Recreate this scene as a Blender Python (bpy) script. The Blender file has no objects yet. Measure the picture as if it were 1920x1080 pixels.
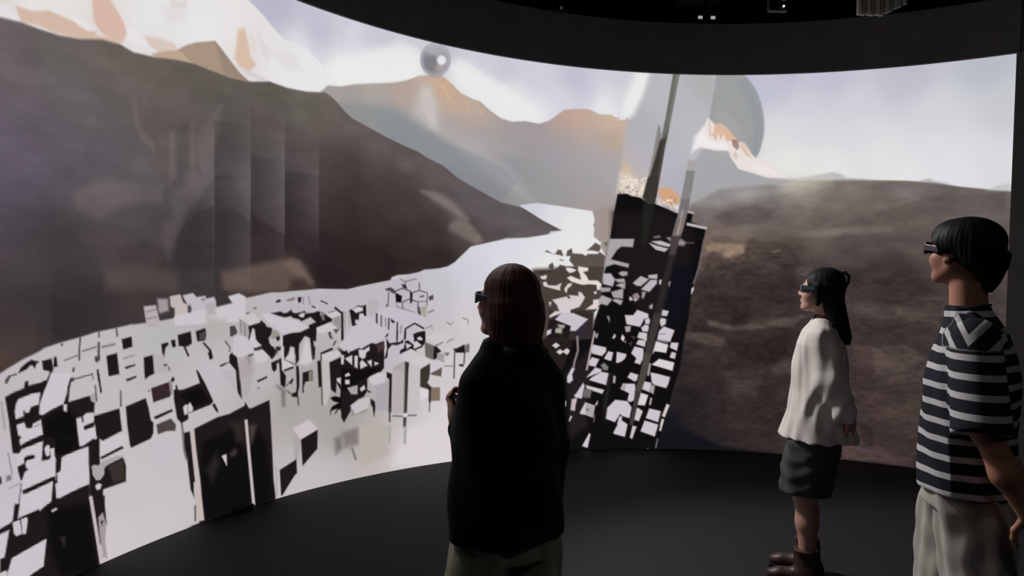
# A curved video wall in a dark immersive room, three visitors in 3D glasses looking at it.
import bpy, bmesh, math
import numpy as np
from mathutils import Vector, Matrix

C = bpy.context.scene.collection
SC = bpy.context.scene
PI = math.pi

# ------------------------------------------------------------------ camera
cam_data = bpy.data.cameras.new('camera'); cam = bpy.data.objects.new('camera', cam_data); C.objects.link(cam)
cam_data.sensor_width = 36.0; cam_data.lens = 36.0 * 1300 / 1920
cam_data.clip_start = 0.05; cam_data.clip_end = 60
_p, _r = 0.0239, 0.0233                      # tilted slightly down, rolled slightly
cp, sp, cr, sr = math.cos(_p), math.sin(_p), math.cos(_r), math.sin(_r)
R = Vector((cr, sr * sp, sr * cp)); U = Vector((-sr, cr * sp, cr * cp)); F = Vector((0, cp, -sp))
M = Matrix((R, U, -F)).transposed().to_4x4(); M.translation = (0, 0, 1.6)
cam.matrix_world = M
SC.camera = cam

# ------------------------------------------------------------------ world, view, lamps
w = bpy.data.worlds.new('dark_room'); SC.world = w; w.use_nodes = True
w.node_tree.nodes['Background'].inputs[0].default_value = (0.004, 0.004, 0.006, 1)
SC.view_settings.view_transform = 'Standard'; SC.view_settings.look = 'None'
SC.view_settings.exposure = 0.0; SC.view_settings.gamma = 1.0; SC.view_settings.use_curve_mapping = False

def spot(loc, target, watts, angle, radius, color=(1, .95, .92), blend=.6):
    d = bpy.data.lights.new('spot_lamp', 'SPOT'); d.energy = watts; d.spot_size = math.radians(angle)
    d.spot_blend = blend; d.shadow_soft_size = radius; d.color = color
    o = bpy.data.objects.new('spot_lamp', d); C.objects.link(o); o.location = loc
    o.rotation_euler = (Vector(target) - Vector(loc)).to_track_quat('-Z', 'Y').to_euler()
    return o
FILL_SPOTS = [((-1.06, 4.88, 3.78), (1.65, 3.1, 0.95), 560, 62),  # added fill spots, out of view, to brighten the visitors beyond the screen's light
         ((-2.0, 3.3, 3.70), (-.05, 2.25, 1.15), 85, 34)]
for l, t, e, a in FILL_SPOTS: spot(l, t, e, a, 0.25)
# added fill with no known source: an unseen dim panel behind the visitors
pd = bpy.data.lights.new('panel_lamp', 'AREA'); pd.shape = 'RECTANGLE'; pd.size = 1.2; pd.size_y = .6; pd.energy = 6.5; pd.color = (1, .97, .93)
po = bpy.data.objects.new('panel_lamp', pd); C.objects.link(po); po.location = (2.2, -.9, 4.66)

# ------------------------------------------------------------------ small helpers
def obj(name, verts, faces, mat, parent=None, smooth=True):
    me = bpy.data.meshes.new(name)
    v = np.asarray(verts, np.float32); me.vertices.add(len(v)); me.vertices.foreach_set('co', v.ravel())
    if isinstance(faces, np.ndarray):
        n = len(faces); k = faces.shape[1]
        me.loops.add(n * k); me.loops.foreach_set('vertex_index', faces.astype(np.int32).ravel())
        me.polygons.add(n); me.polygons.foreach_set('loop_start', np.arange(0, n * k, k, dtype=np.int32))
    else:
        L = [len(f) for f in faces]; me.loops.add(sum(L)); me.loops.foreach_set('vertex_index', [i for f in faces for i in f])
        me.polygons.add(len(faces)); me.polygons.foreach_set('loop_start', np.concatenate([[0], np.cumsum(L)[:-1]]).astype(np.int32))
    me.update(calc_edges=True); me.validate()
    me.polygons.foreach_set('use_smooth', np.full(len(me.polygons), smooth))
    me.materials.append(mat)
    o = bpy.data.objects.new(name, me); C.objects.link(o)
    if parent: o.parent = parent
    return o
def tag(o, label=None, cat=None, group=None, kind=None):
    for k, v in (('label', label), ('category', cat), ('group', group), ('kind', kind)):
        if v: o[k] = v
    return o
def empty(name, loc, rz=0.0):
    o = bpy.data.objects.new(name, None); C.objects.link(o); o.location = loc; o.rotation_euler = (0, 0, rz); o.empty_display_size = .1
    return o

class MB:
    """collects boxes, tubes and lathes into one mesh"""
    def __init__(s): s.v = []; s.f = []
    def box(s, c, d, rot=None):
        b = len(s.v); m = rot or Matrix.Identity(3)
        for x in (-1, 1):
            for y in (-1, 1):
                for z in (-1, 1):
                    s.v.append(tuple(Vector(c) + m @ Vector((x * d[0] / 2, y * d[1] / 2, z * d[2] / 2))))
        for f in ((0, 1, 3, 2), (4, 6, 7, 5), (0, 4, 5, 1), (2, 3, 7, 6), (0, 2, 6, 4), (1, 5, 7, 3)): s.f.append(tuple(b + i for i in f))
        return s
    def tube(s, pts, radii, n=16, cap=True):
        pts = [Vector(p) for p in pts]; b = len(s.v)
        for i, p in enumerate(pts):
            t = (pts[min(i + 1, len(pts) - 1)] - pts[max(i - 1, 0)]).normalized()
            a = t.orthogonal().normalized() if i == 0 else (a - t * a.dot(t)).normalized()
            q = t.cross(a); r = radii[i] if hasattr(radii, '__len__') else radii
            for k in range(n):
                g = 2 * PI * k / n; s.v.append(tuple(p + a * (r * math.cos(g)) + q * (r * math.sin(g))))
        for i in range(len(pts) - 1):
            for k in range(n):
                k2 = (k + 1) % n; s.f.append((b + i * n + k, b + i * n + k2, b + (i + 1) * n + k2, b + (i + 1) * n + k))
        if cap:
            s.f.append(tuple(b + k for k in range(n))[::-1]); s.f.append(tuple(b + (len(pts) - 1) * n + k for k in range(n)))
        return s
    def build(s, name, mat, parent=None, bevel=0, smooth=False):
        o = obj(name, s.v, s.f, mat, parent, smooth)
        if bevel:
            m = o.modifiers.new('bevel', 'BEVEL'); m.width = bevel; m.segments = 2; m.limit_method = 'ANGLE'
        return o

def mat(name, col, rough=.7, spec=.3, noise=0.0, nscale=40, metal=0.0, bump=0.0, sss=0.0):
    m = bpy.data.materials.new(name); m.use_nodes = True; nt = m.node_tree; b = nt.nodes['Principled BSDF']
    b.inputs['Base Color'].default_value = (*col, 1); b.inputs['Roughness'].default_value = rough
    b.inputs['Specular IOR Level'].default_value = spec; b.inputs['Metallic'].default_value = metal
    if sss:
        b.inputs['Subsurface Weight'].default_value = sss; b.inputs['Subsurface Radius'].default_value = (.012, .004, .002); b.inputs['Subsurface Scale'].default_value = .6
    if noise or bump:
        tc = nt.nodes.new('ShaderNodeTexCoord'); n = nt.nodes.new('ShaderNodeTexNoise'); n.inputs['Scale'].default_value = nscale; n.inputs['Detail'].default_value = 4
        nt.links.new(tc.outputs['Object'], n.inputs['Vector'])
        if noise:
            mx = nt.nodes.new('ShaderNodeMix'); mx.data_type = 'RGBA'
            mx.inputs[6].default_value = (*[c * (1 - noise) for c in col], 1); mx.inputs[7].default_value = (*[min(1, c * (1 + noise)) for c in col], 1)
            nt.links.new(n.outputs['Fac'], mx.inputs[0]); nt.links.new(mx.outputs[2], b.inputs['Base Color'])
        if bump:
            bp = nt.nodes.new('ShaderNodeBump'); bp.inputs['Strength'].default_value = bump; bp.inputs['Distance'].default_value = .004
            nt.links.new(n.outputs['Fac'], bp.inputs['Height']); nt.links.new(bp.outputs['Normal'], b.inputs['Normal'])
    return m
def emit(name, col, strength):
    m = bpy.data.materials.new(name); m.use_nodes = True; nt = m.node_tree; nt.nodes.clear()
    e = nt.nodes.new('ShaderNodeEmission'); e.inputs[0].default_value = (*col, 1); e.inputs[1].default_value = strength
    nt.links.new(e.outputs[0], nt.nodes.new('ShaderNodeOutputMaterial').inputs[0]); return m

# ------------------------------------------------------------------ the room
CX, CY, RAD, TOP = 1.6037, 2.4131, 3.9428, 3.427      # the video wall is part of a cylinder
TH0 = math.radians(205.0)
U0, U1 = 1.300, 10.455                                 # its two ends, metres along the wall
def arc(u, r=RAD): t = TH0 - u / RAD; return CX + r * math.cos(t), CY + r * math.sin(t)
def band(name, r0, r1, z0, z1, m, parent=None, u0=U0, u1=U1, n=120):
    """a curved slab between two radii and two heights"""
    v = []; f = []
    for i in range(n + 1):
        u = u0 + (u1 - u0) * i / n
        for r, z in ((r0, z0), (r1, z0), (r1, z1), (r0, z1)): x, y = arc(u, r); v.append((x, y, z))
    for i in range(n):
        for k in range(4): a, b = i * 4 + k, i * 4 + (k + 1) % 4; f.append((a, b, b + 4, a + 4))
    f.append((3, 2, 1, 0)); f.append(tuple(n * 4 + k for k in range(4)))
    o = obj(name, v, f, m, parent, True)
    es = o.modifiers.new('edges', 'EDGE_SPLIT'); es.split_angle = math.radians(40)
    return o
m_floor = mat('charcoal_carpet', (.0215, .0208, .0265), .75, .25, .25, 90, bump=.15)
m_ceil = mat('black_ceiling', (.004, .004, .005), .9, .1, .3, 6)
m_wall = mat('black_painted_wall', (.02, .02, .022), .85, .2, .2, 8)
m_fascia = mat('dark_fascia_panel', (.24, .21, .23), .8, .25, .2, 5)
m_side = mat('dark_grey_side_wall', (.60, .56, .53), .8, .25, .15, 6)
XL, XR, YB, YF, ZC = -3.2, 6.4, -2.2, 7.2, 4.75
def slab(name, lo, hi, m): return tag(MB().box([(a + b) / 2 for a, b in zip(lo, hi)], [b - a for a, b in zip(lo, hi)]).build(name, m), kind='structure')
slab('floor', (XL, YB, -.1), (XR, YF, 0), m_floor)
slab('ceiling', (XL, YB, ZC), (XR, YF, ZC + .1), m_ceil)
slab('wall_left', (XL - .1, YB, 0), (XL, YF, ZC), m_wall)
slab('wall_back', (XL, YB - .1, 0), (XR, YB, ZC), m_wall)
slab('wall_front', (XL, YF, 0), (XR, YF + .1, ZC), m_wall)
slab('wall_outer', (XR, YB, 0), (XR + .1, YF, ZC), m_wall)
# the side wall that closes the picture on the right, flush with the end of the screen
ex, ey = arc(U1); wr = MB(); fx, fy = XR, ey - .55
dv = Vector((fx - ex, fy - ey)); nv = Vector((dv.y, -dv.x)).normalized() * -.12
for z in (0, 3.885):
    for q in ((ex, ey), (fx, fy), (fx + nv.x, fy + nv.y), (ex + nv.x, ey + nv.y)): wr.v.append((q[0], q[1], z))
wr.f = [(3, 2, 1, 0), (4, 5, 6, 7), (0, 1, 5, 4), (1, 2, 6, 5), (2, 3, 7, 6), (3, 0, 4, 7)]
tag(wr.build('wall_right', m_side), kind='structure')
# the fascia over the screen
tag(band('trim_1', RAD - .012, RAD + .10, TOP + .004, 3.885, m_fascia, u1=U1 + .02), kind='structure')

# ------------------------------------------------------------------ the video wall and its picture
def srgb_lin(c):
    return np.where(c <= 0.04045, c / 12.92, ((c + 0.055) / 1.055) ** 2.4)

class Canvas:
    """A picture on the wall. Units: millimetres along the wall (u) and above the floor (v)."""
    def __init__(s, u0, u1, v0, v1, step):
        s.nu = int(round((u1 - u0) / step)) + 1
        s.nv = int(round((v1 - v0) / step)) + 1
        s.u = np.linspace(u0, u1, s.nu); s.v = np.linspace(v0, v1, s.nv)
        s.img = np.zeros((s.nv, s.nu, 3), np.float32)
        s.masks = {}
    def cover(s, pts, soft, grow=0.0):
        p = np.asarray(pts, np.float32); h = soft
        i0, i1 = np.searchsorted(s.u, [p[:, 0].min() - h, p[:, 0].max() + h])
        j0, j1 = np.searchsorted(s.v, [p[:, 1].min() - h, p[:, 1].max() + h])
        if i1 <= i0 or j1 <= j0: return None
        X = s.u[i0:i1].astype(np.float32)[None, :]; Y = s.v[j0:j1].astype(np.float32)[:, None]
        d2 = np.full((j1 - j0, i1 - i0), 1e12, np.float32); ins = np.zeros(d2.shape, bool)
        a = p; b = np.roll(p, -1, 0)
        for (ax, ay), (bx, by) in zip(a, b):
            ex, ey = bx - ax, by - ay; L = ex * ex + ey * ey
            if L < 1e-9: continue
            wx = X - ax; wy = Y - ay
            t = np.clip((wx * ex + wy * ey) / L, 0, 1)
            np.minimum(d2, (wx - t * ex) ** 2 + (wy - t * ey) ** 2, out=d2)
            if ey != 0:
                ins ^= ((ay > Y) != (by > Y)) & (X < ex * (Y - ay) / ey + ax)
        d = np.sqrt(d2)
        t = np.clip(0.5 + (np.where(ins, d, -d) + grow) / (2 * h), 0, 1)
        return (slice(j0, j1), slice(i0, i1)), t * t * (3 - 2 * t)
    def poly(s, pts, col, soft, alpha=1.0, ramp=False):
        r = s.cover(pts, soft, 2.2 if col[0] > 150 and soft < 12 else 0.0)
        if r is None: return
        sl, m = r
        if ramp:
            U = s.u[sl[1]]; V = s.v[sl[0]]
            m = m * (((U - U[0]) / (U[-1] - U[0])) ** 1.5)[None, :] * np.sin(np.pi * (V - V[0]) / (V[-1] - V[0]))[:, None]
        m = (m * alpha)[..., None]
        s.img[sl] = s.img[sl] * (1 - m) + np.asarray(col, np.float32) * m
    def line(s, pts, col, width, soft, alpha=1.0):
        p = np.asarray(pts, float); d = np.gradient(p, axis=0) if len(p) > 2 else np.repeat((p[1:] - p[:1]), 2, 0)
        n = np.stack([-d[:, 1], d[:, 0]], 1); n /= np.linalg.norm(n, axis=1, keepdims=True) + 1e-9
        s.poly(np.concatenate([p + n * width / 2, (p - n * width / 2)[::-1]]), col, soft, alpha)
    def blend(s, name, pts, samples, soft):
        r = s.cover(pts, soft)
        sl, m = r; U = s.u[sl[1]]; V = s.v[sl[0]]
        cu = np.linspace(U[0], U[-1], max(2, len(U) // 8)); cv = np.linspace(V[0], V[-1], max(2, len(V) // 8))
        sm = np.asarray(samples, float)
        w = 1 / (((cu[None, :, None] - sm[:, 0]) ** 2 + (cv[:, None, None] - sm[:, 1]) ** 2) + 110.0 ** 2) ** 1.7
        c = (w @ sm[:, 2:5]) / w.sum(-1, keepdims=True)
        fi = (U - cu[0]) / (cu[1] - cu[0]); i = np.clip(fi.astype(int), 0, len(cu) - 2); f = (fi - i)[None, :, None]
        c = c[:, i] * (1 - f) + c[:, i + 1] * f
        fj = (V - cv[0]) / (cv[1] - cv[0]); j = np.clip(fj.astype(int), 0, len(cv) - 2); f = (fj - j)[:, None, None]
        c = c[j] * (1 - f) + c[j + 1] * f
        s.img[sl] = s.img[sl] * (1 - m[..., None]) + c * m[..., None]
        s.masks[name] = (sl, m)
    def grain(s, name, amp, scale, seed=3):
        sl, m = s.masks[name]; U = s.u[sl[1]]; V = s.v[sl[0]]
        rng = np.random.RandomState(seed); tot = 0; a = 1.0; sc = scale
        for o in range(4):
            nu = int((U[-1] - U[0]) / sc) + 3; nv = int((V[-1] - V[0]) / (sc * 0.45)) + 3
            g = rng.rand(nv, nu) - 0.5
            fi = (U - U[0]) / sc; i = fi.astype(int); f = fi - i; f = (f * f * (3 - 2 * f))[None, :]
            fj = (V - V[0]) / (sc * 0.45); j = fj.astype(int); q = fj - j; q = (q * q * (3 - 2 * q))[:, None]
            r0 = g[j][:, i] * (1 - f) + g[j][:, i + 1] * f; r1 = g[j + 1][:, i] * (1 - f) + g[j + 1][:, i + 1] * f
            tot = tot + a * (r0 * (1 - q) + r1 * q); a *= 0.6; sc *= 0.5
        s.img[sl] = s.img[sl] * (1 + (amp * tot * m)[..., None])
    def flecks(s, box, col, n, size, soft):
        rng = np.random.RandomState(int(box[0]) % 1000)
        for k in range(n):
            x = box[0] + rng.rand() * (box[2] - box[0]); y = box[1] + rng.rand() * (box[3] - box[1]); r = size * (0.5 + rng.rand())
            s.poly([(x - r, y), (x, y - r * .7), (x + r, y), (x, y + r * .7)], col, soft)
    def run(s, text, samples):
        hx = lambda h: [int(h[k:k + 2], 16) for k in (0, 2, 4)]
        for ln in text.strip().split('\n'):
            f = ln.split()
            if not f: continue
            pts = [tuple(float(q) for q in t.split(',')) for t in f if ',' in t]
            k = f[0]
            if k == 'P': s.poly(pts, hx(f[1]), float(f[2]))
            elif k == 'A': s.poly(pts, hx(f[1]), float(f[2]), float(f[3]))
            elif k == 'G': s.poly(pts, hx(f[1]), float(f[2]), float(f[3]), True)
            elif k == 'L': s.line(pts, hx(f[1]), float(f[2]), float(f[3]))
            elif k == 'R': s.blend(f[1], pts, samples[f[1]], float(f[2]))
            elif k == 'M': s.masks[f[1]] = s.cover(pts, float(f[2]))
            elif k == 'N': s.grain(f[1], float(f[2]), float(f[3]))
            elif k == 'S': s.flecks((pts[0] + pts[1]), hx(f[1]), int(f[2]), float(f[3]), float(f[4]))
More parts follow.
